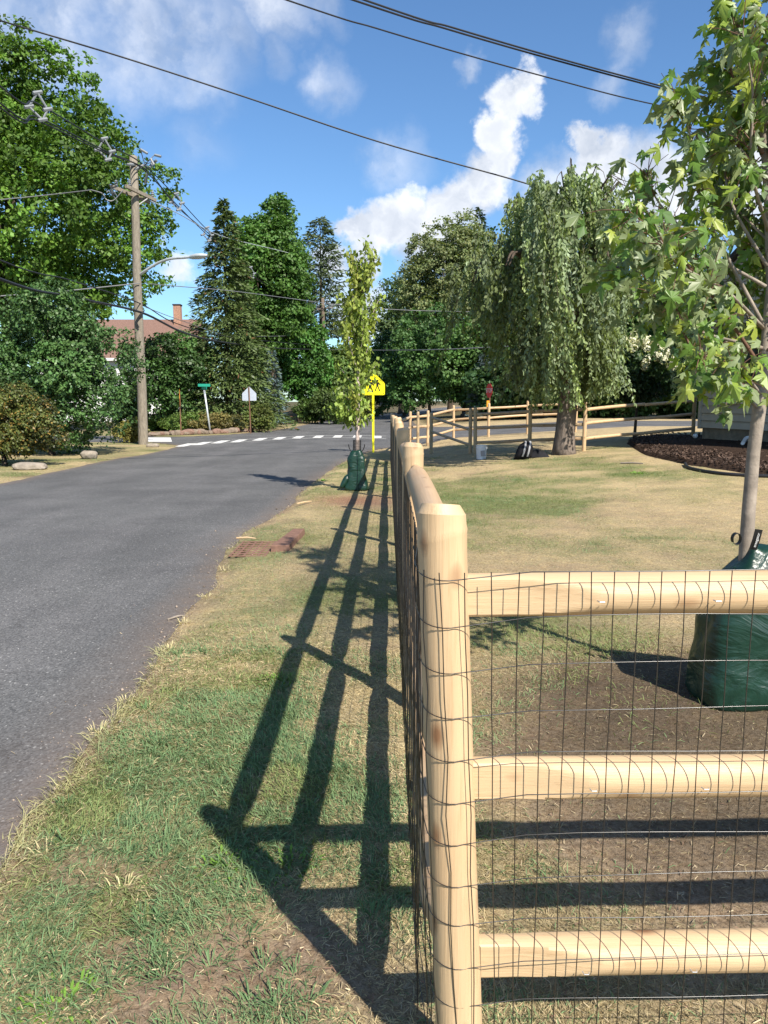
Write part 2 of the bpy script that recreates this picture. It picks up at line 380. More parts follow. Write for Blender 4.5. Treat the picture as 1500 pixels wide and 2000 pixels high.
for i in range(len(outline)):                 # ragged edge
    a = np.array(outline[i]); b = np.array(outline[(i+1) % len(outline)]); d = np.linalg.norm(b-a)
    near = (a[1] < 34 and a[1] > -3 and b[1] < 34)
    k = max(1, int(d/(.07+.012*max(0, a[1])))) if near else 1
    for j in range(k):
        p = a+(b-a)*j/k
        if near:
            nrm = np.array((b-a)[::-1]*np.array((1, -1)))/(d+1e-9); p = p+nrm*(float(fbm(p[0], p[1], 2.2, 3))-.5)*.16
        dens.append(tuple(p))
POLY = np.array(dens)
_A = POLY; _B = np.roll(POLY, -1, 0); _lo = np.minimum(_A[:, 1], _B[:, 1]); _hi = np.maximum(_A[:, 1], _B[:, 1])
def road_sd(x, y):                            # + inside the road, - outside, metres (exact to 1.2 m)
    x = np.asarray(x, float).ravel(); y = np.asarray(y, float).ravel(); out = np.full(x.shape, -1.2)
    o = np.argsort(y); ysrt = y[o]; lo = -10.6
    i0 = np.searchsorted(ysrt, lo)
    while lo < 146:
        st = .8 if lo < 36 else 4.0; i1 = np.searchsorted(ysrt, lo+st)
        if i1 > i0:
            k = o[i0:i1]; px_, py_ = x[k], y[k]; d2 = np.full(px_.shape, 1.44); ins = np.zeros(px_.shape, bool)
            for e in np.nonzero((_lo < lo+st+1.2) & (_hi > lo-1.2))[0]:
                ax, ay = _A[e]; bx, by = _B[e]; ex_, ey_ = bx-ax, by-ay
                t = np.clip(((px_-ax)*ex_+(py_-ay)*ey_)/(ex_*ex_+ey_*ey_+1e-12), 0, 1)
                d2 = np.minimum(d2, (px_-ax-t*ex_)**2+(py_-ay-t*ey_)**2)
                if ay != by: ins ^= ((ay > py_) != (by > py_)) & (px_ < ax+(py_-ay)*ex_/(by-ay))
            d = np.sqrt(d2); out[k] = np.where(ins, d, -d)
        i0 = i1; lo += st
    return out
bm = bmesh.new()
bm.faces.new([bm.verts.new((x, y, 0)) for x, y in POLY])
bmesh.ops.triangulate(bm, faces=bm.faces[:])
for yy in list(np.arange(-9, 8, .5))+list(np.arange(8, 50, 1.0))+list(np.arange(52, 140, 4)):
    bmesh.ops.bisect_plane(bm, geom=bm.verts[:]+bm.edges[:]+bm.faces[:], plane_co=(0, yy, 0), plane_no=(0, 1, 0))
for xx in list(np.arange(-9, -.5, .35))+list(np.arange(0, 20, 1.5)):
    bmesh.ops.bisect_plane(bm, geom=bm.verts[:]+bm.edges[:]+bm.faces[:], plane_co=(xx, 0, 0), plane_no=(1, 0, 0))
bmesh.ops.triangulate(bm, faces=bm.faces[:]); bm.normal_update()
bm.verts.index_update()
RV = np.array([v.co[:] for v in bm.verts]); RF = np.array([[v.index for v in f.verts] for f in bm.faces]); bm.free()
RV[:, 2] = base(RV[:, 0], RV[:, 1])-.03
n0 = np.cross(RV[RF[:, 1]]-RV[RF[:, 0]], RV[RF[:, 2]]-RV[RF[:, 0]])[:, 2]
RF[n0 < 0] = RF[n0 < 0][:, ::-1]
edge = 1-sm(.0, .34, road_sd(RV[:, 0], RV[:, 1]))
road = mesh('road', RV, RF, M['asphalt'], col=np.repeat(edge[:, None]*1.0, 3, 1), smooth=True)
tag(road, 'dark grey asphalt street and side street meeting at a crossing', kind='structure')
def rz_(x, y): return gz(x, y)-.03
def sheet(name, quad, mat, parent, lift=.004, nx=1, ny=1):
    V = []
    q = [np.array(p) for p in quad]
    for j in range(ny+1):
        for i in range(nx+1):
            s, t = i/nx, j/ny; p = (q[0]*(1-s)+q[1]*s)*(1-t)+(q[3]*(1-s)+q[2]*s)*t
            V.append((p[0], p[1], rz_(p[0], p[1])+lift))
    Fc = [(j*(nx+1)+i, j*(nx+1)+i+1, (j+1)*(nx+1)+i+1, (j+1)*(nx+1)+i) for j in range(ny) for i in range(nx)]
    return mesh(name, V, Fc, mat, parent)
bars = [(363,868),(395,865),(431,862),(467,860),(508,857),(546,855),(583,853),(622,852),(660,851.5),(698,851.5),(737,852.5),(776,853.5)]
bc = [G(u, v) for u, v in bars]
for c in bc: sheet('crosswalk_bar', [(c[0]-.21, c[1]-1.15), (c[0]+.21, c[1]-1.15), (c[0]+.21, c[1]+1.15), (c[0]-.21, c[1]+1.15)], M['paint'], road, .008, 1, 4)
for dy in (-1.32, 1.32):
    for i in range(len(bc)-1):
        a, b = bc[i], bc[i+1]; sheet('crosswalk_line', [(a[0], a[1]+dy-.07), (b[0], b[1]+dy-.07), (b[0], b[1]+dy+.07), (a[0], a[1]+dy+.07)], M['paint'], road, .004, 2, 1)
p = G(288, 861); q = G(322, 854)
sheet('stop_line', [(p[0], p[1]-.3), (p[0]+1.2, p[1]-.3), (q[0]+.2, q[1]+.3), (q[0]-1.1, q[1]+.3)], M['paint'], road, .005, 2, 2)

# ------------------------------------------------------------------ the ground
GREEN = [(*P2(u, v), r, w) for u, v, r, w in ((430,1620,.42,.55),(300,1700,.35,.35),(560,1370,.45,.5),(470,1560,.3,.35),(640,1150,.6,.25),(560,1160,.6,.25),(120,1950,.25,.5),(970,960,1.8,.40),(1000,1010,1.4,.42),(930,930,2.0,.3),(640,900,1.2,.25),(1245,925,.28,.55),(1180,915,1.0,.25),(1000,1230,.35,.5),(1150,1230,.4,.4),(980,1730,.3,.25))]
BARE = [(*P2(u, v), r, w) for u, v, r, w in ((640,1930,.30,.7),(520,1930,.25,.5),(180,1690,.15,.6),(260,1980,.15,.4),(230,1900,.12,.4),(480,1400,.16,.5),(700,1290,.25,.35),(690,980,.55,.9),(1100,1020,.7,.25),(1350,1500,.7,.9),(1400,1750,.5,.5),(1250,1360,.5,.5),(1450,1600,.5,.7),(600,1075,.3,.4),(700,1560,.2,.25))]
MAPLE = G(1440, 1362)
def gsum(x, y, L):
    s = 0
    for cx, cy, r, w in L: s = s+w*np.exp(-((x-cx)**2+(y-cy)**2)/(2*r*r))
    return s
def green_at(x, y):
    yard = sm(.3, 1.2, x)*sm(5, 11, y)*sm(-1, 3.5, x+(y-9)*.25)
    g = .30+1.35*(fbm(x, y, .8, 21)-.5)+.85*(fbm(x, y, 3.2, 22)-.5)-.14*yard-.06*sm(.2, 1, x)+.9*yard*(fbm(x, y, .5, 24)-.5)+.7*yard*(fbm(x*.6, y, 2.4, 25)-.5)+gsum(x, y, GREEN)
    g = g+.18*(x < -8)-.35*sm(24, 30, y)*(x > -5)
    return np.clip(g, 0, 1)
def bare_at(x, y, sd):
    b = 1.25*(fbm(x, y, 1.6, 31)-.52)+.8*(fbm(x, y, 6, 32)-.5)+gsum(x, y, BARE)
    b = b+.55*sm(-.22, -.02, sd)                    # worn strip beside the asphalt
    r = np.sqrt(((x-MAPLE[0])/1.15)**2+((y-MAPLE[1]+.55)/1.25)**2)
    return np.clip(b+1.1*(1-sm(.75, 1.15, r+.35*(fbm(x, y, 3, 33)-.5))), 0, 1)
def axis_lines(spec):
    out = []
    for a, b, s in spec: out += list(np.arange(a, b, s))
    return np.array(sorted(set(np.round(out, 4))))
gx = axis_lines([(-400, -80, 40), (-80, -20, 6), (-20, -9, .5), (-9, -2.2, .5), (-2.2, 3.2, .045), (3.2, 12, .2), (12, 30, 1.5), (30, 80, 8), (80, 401, 40)])
gy = axis_lines([(-60, -4, 8), (-4, .8, .4), (.8, 6, .05), (6, 12, .1), (12, 26, .22), (26, 50, .5), (50, 120, 4), (120, 800, 60)])
X, Y = np.meshgrid(gx, gy); xs, ys = X.ravel(), Y.ravel()
sd = np.full(xs.shape, -50.); msk = (ys > -11) & (ys < 146) & (xs > -76) & (xs < 80); sd[msk] = road_sd(xs[msk], ys[msk])
def ground_z(x, y, sd):
    near = np.exp(-np.maximum(0, y-3)/12)
    lump = (fbm(x, y, 2.3, 41)-.5)*.05*near+(fbm(x, y, 9, 42)-.5)*.022*near
    return base(x, y)+lump*sm(.0, -.3, sd)-.03*sm(-.30, -.04, sd)-.05*sm(.0, .09, sd)
zs = ground_z(xs, ys, sd)
g = green_at(xs, ys); b = bare_at(xs, ys, sd)
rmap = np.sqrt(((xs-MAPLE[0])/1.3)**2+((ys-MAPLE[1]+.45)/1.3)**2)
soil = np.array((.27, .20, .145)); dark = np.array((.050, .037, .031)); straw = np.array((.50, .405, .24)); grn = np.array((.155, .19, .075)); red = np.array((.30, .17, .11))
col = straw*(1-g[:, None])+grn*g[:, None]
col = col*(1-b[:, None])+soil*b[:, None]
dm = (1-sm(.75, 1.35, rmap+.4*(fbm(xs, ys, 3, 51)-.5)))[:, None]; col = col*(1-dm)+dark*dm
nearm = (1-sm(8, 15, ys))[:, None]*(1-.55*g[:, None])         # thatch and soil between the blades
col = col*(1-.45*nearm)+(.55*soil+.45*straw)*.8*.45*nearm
s0 = G(690, 975); rm = np.exp(-(((xs-s0[0])/.75)**2+((ys-s0[1]+.1)/.9)**2))[:, None]; col = col*(1-.85*rm)+red*.85*rm
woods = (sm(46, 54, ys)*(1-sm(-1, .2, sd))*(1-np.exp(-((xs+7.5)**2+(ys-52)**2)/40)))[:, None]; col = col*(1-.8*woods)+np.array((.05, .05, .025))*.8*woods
nx_, ny_ = len(gx), len(gy); ii = (np.arange(ny_-1)[:, None]*nx_+np.arange(nx_-1)[None, :]).ravel()
GF = np.stack([ii, ii+1, ii+1+nx_, ii+nx_], 1)
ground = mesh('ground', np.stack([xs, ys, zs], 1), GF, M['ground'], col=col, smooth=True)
tag(ground, 'dry straw and green lawn ground with bare brown soil patches', kind='structure')

# grass blades: one mass nobody could count
DRAIN = (-1.72, 8.02, -.98, 9.55)
def grass():
    n = 560000
    y = 1.15*(24.5/1.15)**rng.random(n)*1.0
    y = np.where(rng.random(n) < .34, rng.uniform(1.15, 5.0, n), y)
    x = rng.uniform(-1, 1, n)*(.60*y+.55)+.05*y
    sdv = road_sd(x, y)
    bare = bare_at(x, y, sdv); g = green_at(x, y)
    keep = (sdv < .02+.035*rng.random(n)) & (rng.random(n) > bare*1.02-.08) & (x < 13)
    keep &= ~((x > DRAIN[0]) & (x < DRAIN[2]) & (y > DRAIN[1]) & (y < DRAIN[3]) & ~((x < -1.28) & (y > 8.97)) & ~((x > -1.24) & (y < 8.3)))
    mul = (y > 18.5) & (x > 6.0+.35*(y-18.5)*0) & (x > 7.2-(22.4-y)*.9); keep &= ~mul
    x, y, g, sdv, bare = x[keep], y[keep], g[keep], sdv[keep], bare[keep]; n = len(x)
    z = ground_z(x, y, sdv)
    gr = rng.random(n) < np.clip((g-.28)*1.8, .05, .80)
    far = 1+.10*np.clip(y-2, 0, 30)
    ed = sm(-.12, .0, sdv)
    Ln = np.where(gr, rng.uniform(.018, .056, n), rng.uniform(.014, .048, n))*(.75+.5*g)*(1+.065*np.clip(y-2, 0, 30))*(1+.7*ed)
    Wd = rng.uniform(.0016, .0033, n)*np.where(gr, 1.1, .85)*far
    tilt = np.where(gr, rng.normal(.95, .28, n), rng.normal(1.25, .25, n)); tilt = np.clip(tilt, .1, 1.5)
    fl = fbm(x, y, 2.2, 61)*9
    az = fl+rng.normal(0, 1.3, n)
    d = np.stack([np.cos(az)*np.sin(tilt), np.sin(az)*np.sin(tilt), np.cos(tilt)], 1)
    s = np.stack([-np.sin(az), np.cos(az), np.zeros(n)], 1)
    roll = rng.normal(0, .5, n)[:, None]; s = unit(s+np.array((0, 0, 1.))*roll)
    p = np.stack([x, y, z-.002], 1)
    droop = np.stack([np.zeros(n), np.zeros(n), -Ln*.30*np.sin(tilt)], 1)
    m_ = p+d*(Ln*.55)[:, None]; t_ = p+d*Ln[:, None]+droop; t_[:, 2] = np.maximum(t_[:, 2], z+.002)
    V = np.stack([p-s*Wd[:, None]*.5, p+s*Wd[:, None]*.5, m_+s*Wd[:, None]*.45, m_-s*Wd[:, None]*.45, t_], 1).reshape(-1, 3)
    b0 = np.arange(n)*5; nr = y < 5.5
    T = np.concatenate([np.stack([b0, b0+1, b0+4], 1)[~nr], np.stack([b0, b0+1, b0+2], 1)[nr], np.stack([b0, b0+2, b0+3], 1)[nr], np.stack([b0+3, b0+2, b0+4], 1)[nr]])
    cg = np.array((.172, .242, .092))*(1+.5*rng.random((n, 1))-.2); cg[:, 0] += .05*rng.random(n); blu = (fbm(x, y, 1.1, 71) > .5); cg[blu] = cg[blu]*np.array((.84, 1.0, 1.22))
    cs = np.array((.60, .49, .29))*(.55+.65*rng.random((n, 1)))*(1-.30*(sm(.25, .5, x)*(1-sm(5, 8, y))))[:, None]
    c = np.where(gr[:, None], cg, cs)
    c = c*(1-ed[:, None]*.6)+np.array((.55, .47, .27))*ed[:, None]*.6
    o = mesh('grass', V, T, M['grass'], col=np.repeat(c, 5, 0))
    tag(o, 'short patchy lawn grass, part green and part dried to straw', 'grass', kind='stuff')
    # taller tufts and weeds
    V = []; C = []; Fq = []
    spots = [(*G(u, v)[:2], k) for u, v, k in ((240,1735,'s'),(440,1690,'w'),(560,1690,'w'),(330,1640,'g'),(450,1660,'g'),(300,1850,'g'),(120,1960,'w'),(330,1800,'g'),(470,1830,'g'),(500,1500,'g'),(530,1420,'g'),(620,1370,'g'),(640,1420,'g'),(90,1660,'s'),(190,1420,'s'),(245,1360,'s'),(330,1260,'s'),(360,1210,'s'),(400,1160,'s'),(440,1110,'s'),(632,938,'w'),(490,1960,'g'),(600,1960,'g'),(410,1880,'g'),(500,1740,'g'),(545,1330,'w'),(1245,925,'w'))]
    for i in range(60):
        u, v = rng.uniform(20, 760), rng.uniform(1250, 1990); q = G(u, v)
        if road_sd([q[0]], [q[1]])[0] < -.1: spots.append((q[0], q[1], 'g')) if green_at(q[0], q[1]) > .45 else None
    sd_spot = road_sd([q[0] for q in spots], [q[1] for q in spots])
    for k_i, (x, y, k) in enumerate(spots):
        for j in range(34 if k != 'w' else 60):
            a = rng.uniform(0, 2*math.pi); r = rng.uniform(0, .05 if k != 'w' else .10)*(1+.06*y); ln = rng.uniform(.025, .078)*(1+.03*y); w = rng.uniform(.0022, .0042)*(1+.09*y)
            if k == 'w': ln *= .7; w *= 2.2
            q = np.array((x+math.cos(a)*r, y+math.sin(a)*r, 0)); sdq = sd_spot[k_i]
            q[2] = ground_z(q[0], q[1], sdq)-.003; tl = rng.uniform(.3, 1.25)
            d = np.array((math.cos(a)*math.sin(tl), math.sin(a)*math.sin(tl), math.cos(tl))); s = np.array((-math.sin(a), math.cos(a), 0))
            b = len(V); mid = q+d*ln*.55; tip = q+d*ln-np.array((0, 0, ln*.3)); tip[2] = max(tip[2], q[2]+.006)
            V += [q-s*w*.4, q+s*w*.4, mid+s*w*.5, mid-s*w*.5, tip]; Fq += [(b, b+1, b+2), (b, b+2, b+3), (b+3, b+2, b+4)]
            c = {'g': (.125, .205, .09), 's': (.60, .52, .30), 'w': (.16, .29, .05)}[k]; f = rng.uniform(.7, 1.25); C += [tuple(a_*f for a_ in c)]*5
    o = mesh('grass_tufts', V, Fq, M['grass'], col=np.array(C)); tag(o, 'taller grass tufts and weeds standing in the verge', 'grass', kind='stuff')
    # straw clippings, chips and crumbs lying loose
    n = 9000
    y = 1.2*(11/1.2)**rng.random(n); x = rng.uniform(-1, 1, n)*(.58*y+.3)
    sdv = road_sd(x, y); k = (sdv < .05) | ((rng.random(n) < .05) & (sdv < .7)); x, y, sdv = x[k], y[k], sdv[k]; n = len(x); z = np.where(sdv > 0, base(x, y)-.026, ground_z(x, y, sdv)+.006)
    rm_ = np.sqrt(((x-MAPLE[0])/1.2)**2+((y-MAPLE[1]+.5)/1.2)**2)
    a = rng.uniform(0, 6.28, n); ln = rng.uniform(.006, .026, n)*(1+.04*y); w = rng.uniform(.0012, .0035, n)*(1+.05*y); tz = rng.normal(0, .25, n)
    d = np.stack([np.cos(a), np.sin(a), tz], 1); s = np.stack([-np.sin(a), np.cos(a), rng.normal(0, .3, n)], 1)
    p = np.stack([x, y, z+np.abs(tz)*ln*.5], 1)
    V = np.stack([p-d*ln[:, None]*.5-s*w[:, None]*.5, p+d*ln[:, None]*.5-s*w[:, None]*.35, p+d*ln[:, None]*.5+s*w[:, None]*.35, p-d*ln[:, None]*.5+s*w[:, None]*.5], 1).reshape(-1, 3)
    Fq = np.arange(n*4).reshape(n, 4)
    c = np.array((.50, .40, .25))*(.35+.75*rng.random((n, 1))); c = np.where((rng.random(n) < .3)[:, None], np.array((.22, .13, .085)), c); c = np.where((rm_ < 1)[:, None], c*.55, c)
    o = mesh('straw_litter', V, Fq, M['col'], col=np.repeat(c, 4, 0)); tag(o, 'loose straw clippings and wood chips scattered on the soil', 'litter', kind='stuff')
grass()
def grit():
    n = 14000; y = 1.3*(16/1.3)**rng.random(n); x = rng.uniform(-2.3, -1.0, n)
    sdv = road_sd(x, y); k = (sdv > -.06) & (rng.random(n) < np.exp(-np.maximum(sdv, 0)/.09)); x, y = x[k], y[k]; n = len(x); z = base(x, y)-.03
    r = rng.uniform(.0015, .0055, n)*(1+.04*y)*(1+1.5*(rng.random(n) < .05)); p = np.stack([x, y, z+r*.4], 1)
    D = np.array(((1, 0, 0), (0, 1, 0), (-1, 0, 0), (0, -1, 0), (0, 0, .8), (0, 0, -.8)))
    V = (p[:, None, :]+D[None]*r[:, None, None]*rng.uniform(.6, 1.3, (n, 6, 1))).reshape(-1, 3)
    T = np.array(((0, 1, 4), (1, 2, 4), (2, 3, 4), (3, 0, 4), (1, 0, 5), (2, 1, 5), (3, 2, 5), (0, 3, 5)))
    Fq = (np.arange(n)[:, None, None]*6+T[None]).reshape(-1, 3); c = np.array((.24, .19, .15))*rng.uniform(.4, 1.5, (n, 1))
    tag(mesh('grit', V, Fq, M['col'], col=np.repeat(c, 6, 0)), 'loose grit washed along the asphalt edge of the verge', 'grit', kind='stuff')
grit()

# mulch bed by the house
mb_px = [(1222,866),(1240,878),(1262,890),(1300,899),(1340,908),(1420,920),(1500,931),(1620,945),(1640,870),(1500,858),(1365,852),(1290,850),(1240,856)]
mb = [G(u, v) for u, v in mb_px]
cen = np.mean(mb, 0); V = []; Fc = []; mp_ = spline(mb+[mb[0]], 6)[:-1]; nn = len(mp_)
for k, (s, h) in enumerate(((1.0, -.02), (.95, .06), (.8, .10), (.5, .12), (.2, .13))):
    for q in mp_:
        x, y = cen[:2]+(q[:2]-cen[:2])*s; V.append((x, y, gz(x, y)+h+.05*(float(fbm(x, y, 3, 81))-.5)*(k > 0)))
for k in range(4):
    for i in range(nn): Fc.append((k*nn+i, k*nn+(i+1) % nn, (k+1)*nn+(i+1) % nn, (k+1)*nn+i))
Fc.append(tuple(4*nn+i for i in range(nn)))
mulch = tag(mesh('mulch_bed', V, Fc, M['mulch'], smooth=True), 'dark brown mulch bed along the grey clapboard house', kind='structure')
n = 5000; th = rng.random((n, 2)); pk = np.array(mp_)[rng.integers(0, nn, n)]; s = np.sqrt(rng.random(n))[:, None]*.97
pc = cen+(pk-cen)*s; zz = base(pc[:, 0], pc[:, 1])+.115
a = rng.uniform(0, 6.28, n); d = np.stack([np.cos(a), np.sin(a), rng.normal(0, .5, n)], 1)*rng.uniform(.015, .045, n)[:, None]; s2 = np.stack([-np.sin(a), np.cos(a), rng.normal(0, .5, n)], 1)*.011
p = np.stack([pc[:, 0], pc[:, 1], zz], 1); V = np.stack([p-d-s2, p+d-s2, p+d+s2, p-d+s2], 1).reshape(-1, 3)
mesh('mulch_chips', V, np.arange(n*4).reshape(n, 4), M['col'], mulch, col=np.repeat(np.array((.075, .045, .03))*(.4+1.3*rng.random((n, 1))), 4, 0), kind='stuff')

# ------------------------------------------------------------------ fences
def log(p0, p1, r, flat=None, n=14, bow=.006, cut=.26, thin=.020, r1=None):
    p0 = np.asarray(p0, float); p1 = np.asarray(p1, float); L = np.linalg.norm(p1-p0); t = (p1-p0)/L; r1 = r1 or r
    up = np.array((0, 0, 1.)); s = np.cross(t, up); s /= np.linalg.norm(s); up = np.cross(s, t)
    if flat is None: flat = s
    ends = [0, .06, .13, .17, .20, .23, .26, .29, .31, .33, .36] if cut else [0]
    ts = ends+list(np.linspace(.45, L-.45, 7))+[L-e for e in reversed(ends)]
    ph = random.uniform(0, 6); V = []; Fc = []
    for l in ts:
        c = p0+t*l+up*bow*math.sin(math.pi*l/L)*math.sin(ph)*2+s*bow*math.sin(math.pi*l/L)
        e = min(l, L-l); lim = 9 if (not cut or e > cut) else thin+(r*1.02-thin)*max(0, (e-.14)/(cut-.14))**1.2
        rr = r+(r1-r)*l/L
        for k in range(n):
            a = 2*math.pi*k/n; o = (s*math.cos(a)+up*math.sin(a))*rr*(1+.03*math.sin(3*a+ph+l*2))
            f = float(o@flat); f2 = max(-lim, min(lim, f)); V.append(c+o+flat*(f2-f))
    m = len(ts)
    for i in range(m-1):
        for k in range(n):
            a, b = i*n+k, i*n+(k+1) % n; Fc.append((a, b, b+n, a+n))
    Fc.append(tuple(range(n-1, -1, -1))); Fc.append(tuple((m-1)*n+k for k in range(n)))
    return V, Fc
def post(bx, by, tx, ty, h, r, n=18, z0=None):
    z0 = gz(bx, by) if z0 is None else z0; V = []; Fc = []
    hs = [-.12, .05, .3, .6, .9, h-.10, h-.078, h-.070, h-.060, h-.022, h]; rs = [1.03, 1.03, 1.015, 1.0, 1.0, .99, 1.0, 1.02, .985, .985, .76]
    ph = random.uniform(0, 6)
    for z, s in zip(hs, rs):
        f = z/h; cx = bx+(tx-bx)*f; cy = by+(ty-by)*f
        for k in range(n):
            a = 2*math.pi*k/n; rr = r*s*(1+.018*math.sin(2*a+ph)+.012*math.sin(3*a+z*4+ph)); dz = .016*math.sin(a+ph) if h-.09 < z < h-.055 else (.006*math.cos(a+ph) if z > h-.05 else 0)
            V.append((cx+math.cos(a)*rr, cy+math.sin(a)*rr, z0+z+dz))
    for i in range(len(hs)-1):
        for k in range(n):
            a, b = i*n+k, i*n+(k+1) % n; Fc.append((a, b, b+n, a+n))
    Fc.append(tuple((len(hs)-1)*n+k for k in range(n))); return V, Fc
PR, RR = .054, .0475
P1b = np.array((.188, 1.655)); P1t = np.array((.124, 1.665))
near = thing('wire_mesh_fence', 'pale new round-rail fence with black wire mesh, turning the corner beside the verge', 'fence', (P1b[0], P1b[1], 0))
mesh('post', *post(*P1b, *P1t, 1.425, PR, 28), M['wood_z'], near, smooth='auto')
def fx(y): return .150+.0047*(y-1.66)
posts = [(P1b[0]-.045, 1.66)]
k_ = [3.98, 6.34, 8.70, 11.05, 13.45, 15.85, 18.3, 20.8, 23.3]
for i, y in enumerate(k_):
    x = fx(y); j = random.uniform(-.018, .018); h = 1.425+random.uniform(-.02, .02)+(.0 if i else .0)
    mesh('post', *post(x, y, x+j, y+random.uniform(-.02, .02), h, PR*random.uniform(.97, 1.05)), M['wood_z'], near, smooth='auto'); posts.append((x, y))
ZR = (1.219, .785, .331)
ends = [(posts[0][0], 1.66)]+posts[1:]
for i in range(len(ends)-1):
    for z in ZR:
        a, b = ends[i], ends[i+1]; dz = random.uniform(-.02, .02)
        mesh('rail', *log((a[0], a[1]+.01, gz(*a)+z+dz+.04*(z > 1)), (b[0], b[1]-.01, gz(*b)+z+random.uniform(-.02, .02)+.04*(z > 1)), RR*random.uniform(.98, 1.12), cut=.22), M['wood_y'], near, smooth=True)
# right-hand leg: one bay in view, running to the next post outside the frame
ex, ey = 2.60, 1.735
mesh('post', *post(ex, ey, ex, ey, 1.43, PR), M['wood_z'], near)
for z in ZR:
    xr = P1b[0]+(P1t[0]-P1b[0])*z/1.425
    mesh('rail', *log((xr+.015, 1.668, z), (ex-.02, ey, z+.0), RR*(1.02 if z > 1 else 1.0), flat=np.array((0, 1., 0)), cut=.33, thin=.022, n=32, bow=.002), M['wood_x'], near, smooth='auto')
def wire_mesh():
    plan = []                                   # horizontal wire plan path, from the far right post round the corner post and up the street
    yf = lambda x: 1.606+(x-.2)*.030
    for x in np.arange(ex, .235, -.12): plan.append((x, yf(x), 0))
    cx, cy = P1b[0]*.5+P1t[0]*.5, 1.662
    for a in np.radians(np.arange(-68, -186, -14)): plan.append((cx+math.cos(a)*(PR+.004), cy+math.sin(a)*(PR+.004), 0))
    nst = len(plan)
    for y in list(np.arange(1.75, 6, .25))+list(np.arange(6, 23.4, .6)): plan.append((fx(y)-PR-.006, y, 0))
    plan = [np.array(p) for p in plan]
    b = MB(); zs_ = [1.285-.1016*i for i in range(13)]
    for zi, z in enumerate(zs_):
        w = random.uniform(0, 6); pts = []
        for i, p in enumerate(plan):
            d = p.copy(); lean = (P1b-P1t)*(1-z/1.425)*.0
            if i < nst+1: d[0] += (P1b[0]-cx)*(1-z/.7125)*math.exp(-((p[0]-cx)/.12)**2)
            sag = -.022*math.exp(-((p[0]-.16)/.10)**2)*(p[1] < 1.8)
            d[2] = z+gz(p[0], p[1])+.004*math.sin(w+p[0]*5+p[1]*3)+sag+.011*math.sin(p[0]*2.1+zi)*(p[1] < 1.8)*(.4)
            pts.append(d)
        b.add(*tube(pts, .00125, 4, False))
    # verticals at 2 inch spacing along the plan path
    S = [0]
    for i in range(1, len(plan)): S.append(S[-1]+np.linalg.norm(plan[i]-plan[i-1]))
    s = .02
    while s < S[-1]:
        i = max(0, np.searchsorted(S, s)-1); f = (s-S[i])/(S[i+1]-S[i]+1e-9); p = plan[i]+(plan[i+1]-plan[i])*f; g0 = gz(p[0], p[1])
        pts = []
        nz_ = 9 if p[1] < 2.2 else 4
        for j in range(nz_+1):
            z = 1.285-1.25*j/nz_; q = np.array((p[0], p[1], z+g0))
            if p[1] < 1.8: q[0] += (P1b[0]-cx)*(1-z/.7125)*math.exp(-((p[0]-cx)/.12)**2)
            q[0] += random.uniform(-.0022, .0022); q[1] += random.uniform(-.0015, .0015)
            if abs(p[0]-cx) < .07 and p[1] < 1.75: q[0] += random.uniform(-.004, .004); q[1] -= .004
            pts.append(q)
        b.add(*tube(pts, .00125, 4, False)); s += .0508
    b.build('wire_mesh', M['wire'], near, kind='stuff', smooth=True)
    for z in ZR:
        for x in np.arange(.47, ex-.1, .254):
            y = yf(x)-.003; V, Fc = tube([(x-.008, y+.006, z+.001), (x-.005, y-.003, z), (x+.005, y-.003, z), (x+.008, y+.006, z-.001)], .0013, 5); mesh('staple', V, Fc, M['metal_grey'], near)
wire_mesh()

def fence_run(root, pts, zs_, wx, wz, rr=.047, pr=.055, h=1.37, skip_post=(), rail_skip=(), postz=None):
    for i, p in enumerate(pts):
        if i in skip_post: continue
        mesh('post', *post(p[0], p[1], p[0]+random.uniform(-.02, .02), p[1], h+random.uniform(-.03, .03), pr, 12), wz, root)
    for i in range(len(pts)-1):
        if i in rail_skip: continue
        a, b = pts[i], pts[i+1]
        for z in zs_: mesh('rail', *log((*a[:2], gz(*a[:2])+z+random.uniform(-.02, .02)), (*b[:2], gz(*b[:2])+z+random.uniform(-.02, .02)), rr, n=10, cut=.2), wx, root, smooth=True)
g927 = G(928, 886); g1140 = G(1140, 881); g1353 = G(1353, 858)
def midp(a, b, t=.5): return a+(b-a)*t
inner = thing('yard_fence', 'three-rail fence running from the open gate past the weeping tree to the house', 'fence', g927)
mid_ = midp(g927, g1140, .52)
fence_run(inner, [g927, mid_], (1.16, .76, .34), M['wood_old'], M['wood_shadez'])
fence_run(inner, [mid_, g1140], (1.16, .76, .34), M['wood_old'], M['wood_z'], skip_post=(0,))
fence_run(inner, [g1140, midp(g1140, g1353, .52)], (1.16, .76, .34), M['wood_x'], M['wood_z'], skip_post=(0, 1))
fence_run(inner, [midp(g1140, g1353, .52), g1353], (1.16, .76, .34), M['wood_x'], M['wood_shadez'], skip_post=(0,))
c0 = np.array((fx(23.3)+.1, 23.5, 0)); g802 = G(802, 877); g816 = G(816, 875)
ga, gb = G(842, 886), G(918, 886)
gate = thing('fence_gate', 'narrow wooden gate of two posts and two slanting rails', 'gate', ga)
mesh('post', *post(ga[0], ga[1], ga[0], ga[1], 1.36, .058, 12), M['wood_shadez'], gate); mesh('post', *post(gb[0], gb[1], gb[0], gb[1], 1.37, .055, 12), M['wood_shadez'], gate)
for za, zb in ((1.20, .72), (.74, .26)): mesh('rail', *log((ga[0], ga[1], ga[2]+za), (gb[0], gb[1], gb[2]+zb), .042, n=10, cut=.2), M['wood_old'], gate, smooth=True)
outer = thing('corner_fence', 'sunlit pale rail fence behind the gate along the side street', 'fence', c0)
op = [c0, g802+np.array((0, .6, 0)), G(835, 871), G(886, 855), G(954, 853), G(1030, 848), G(1124, 844)]
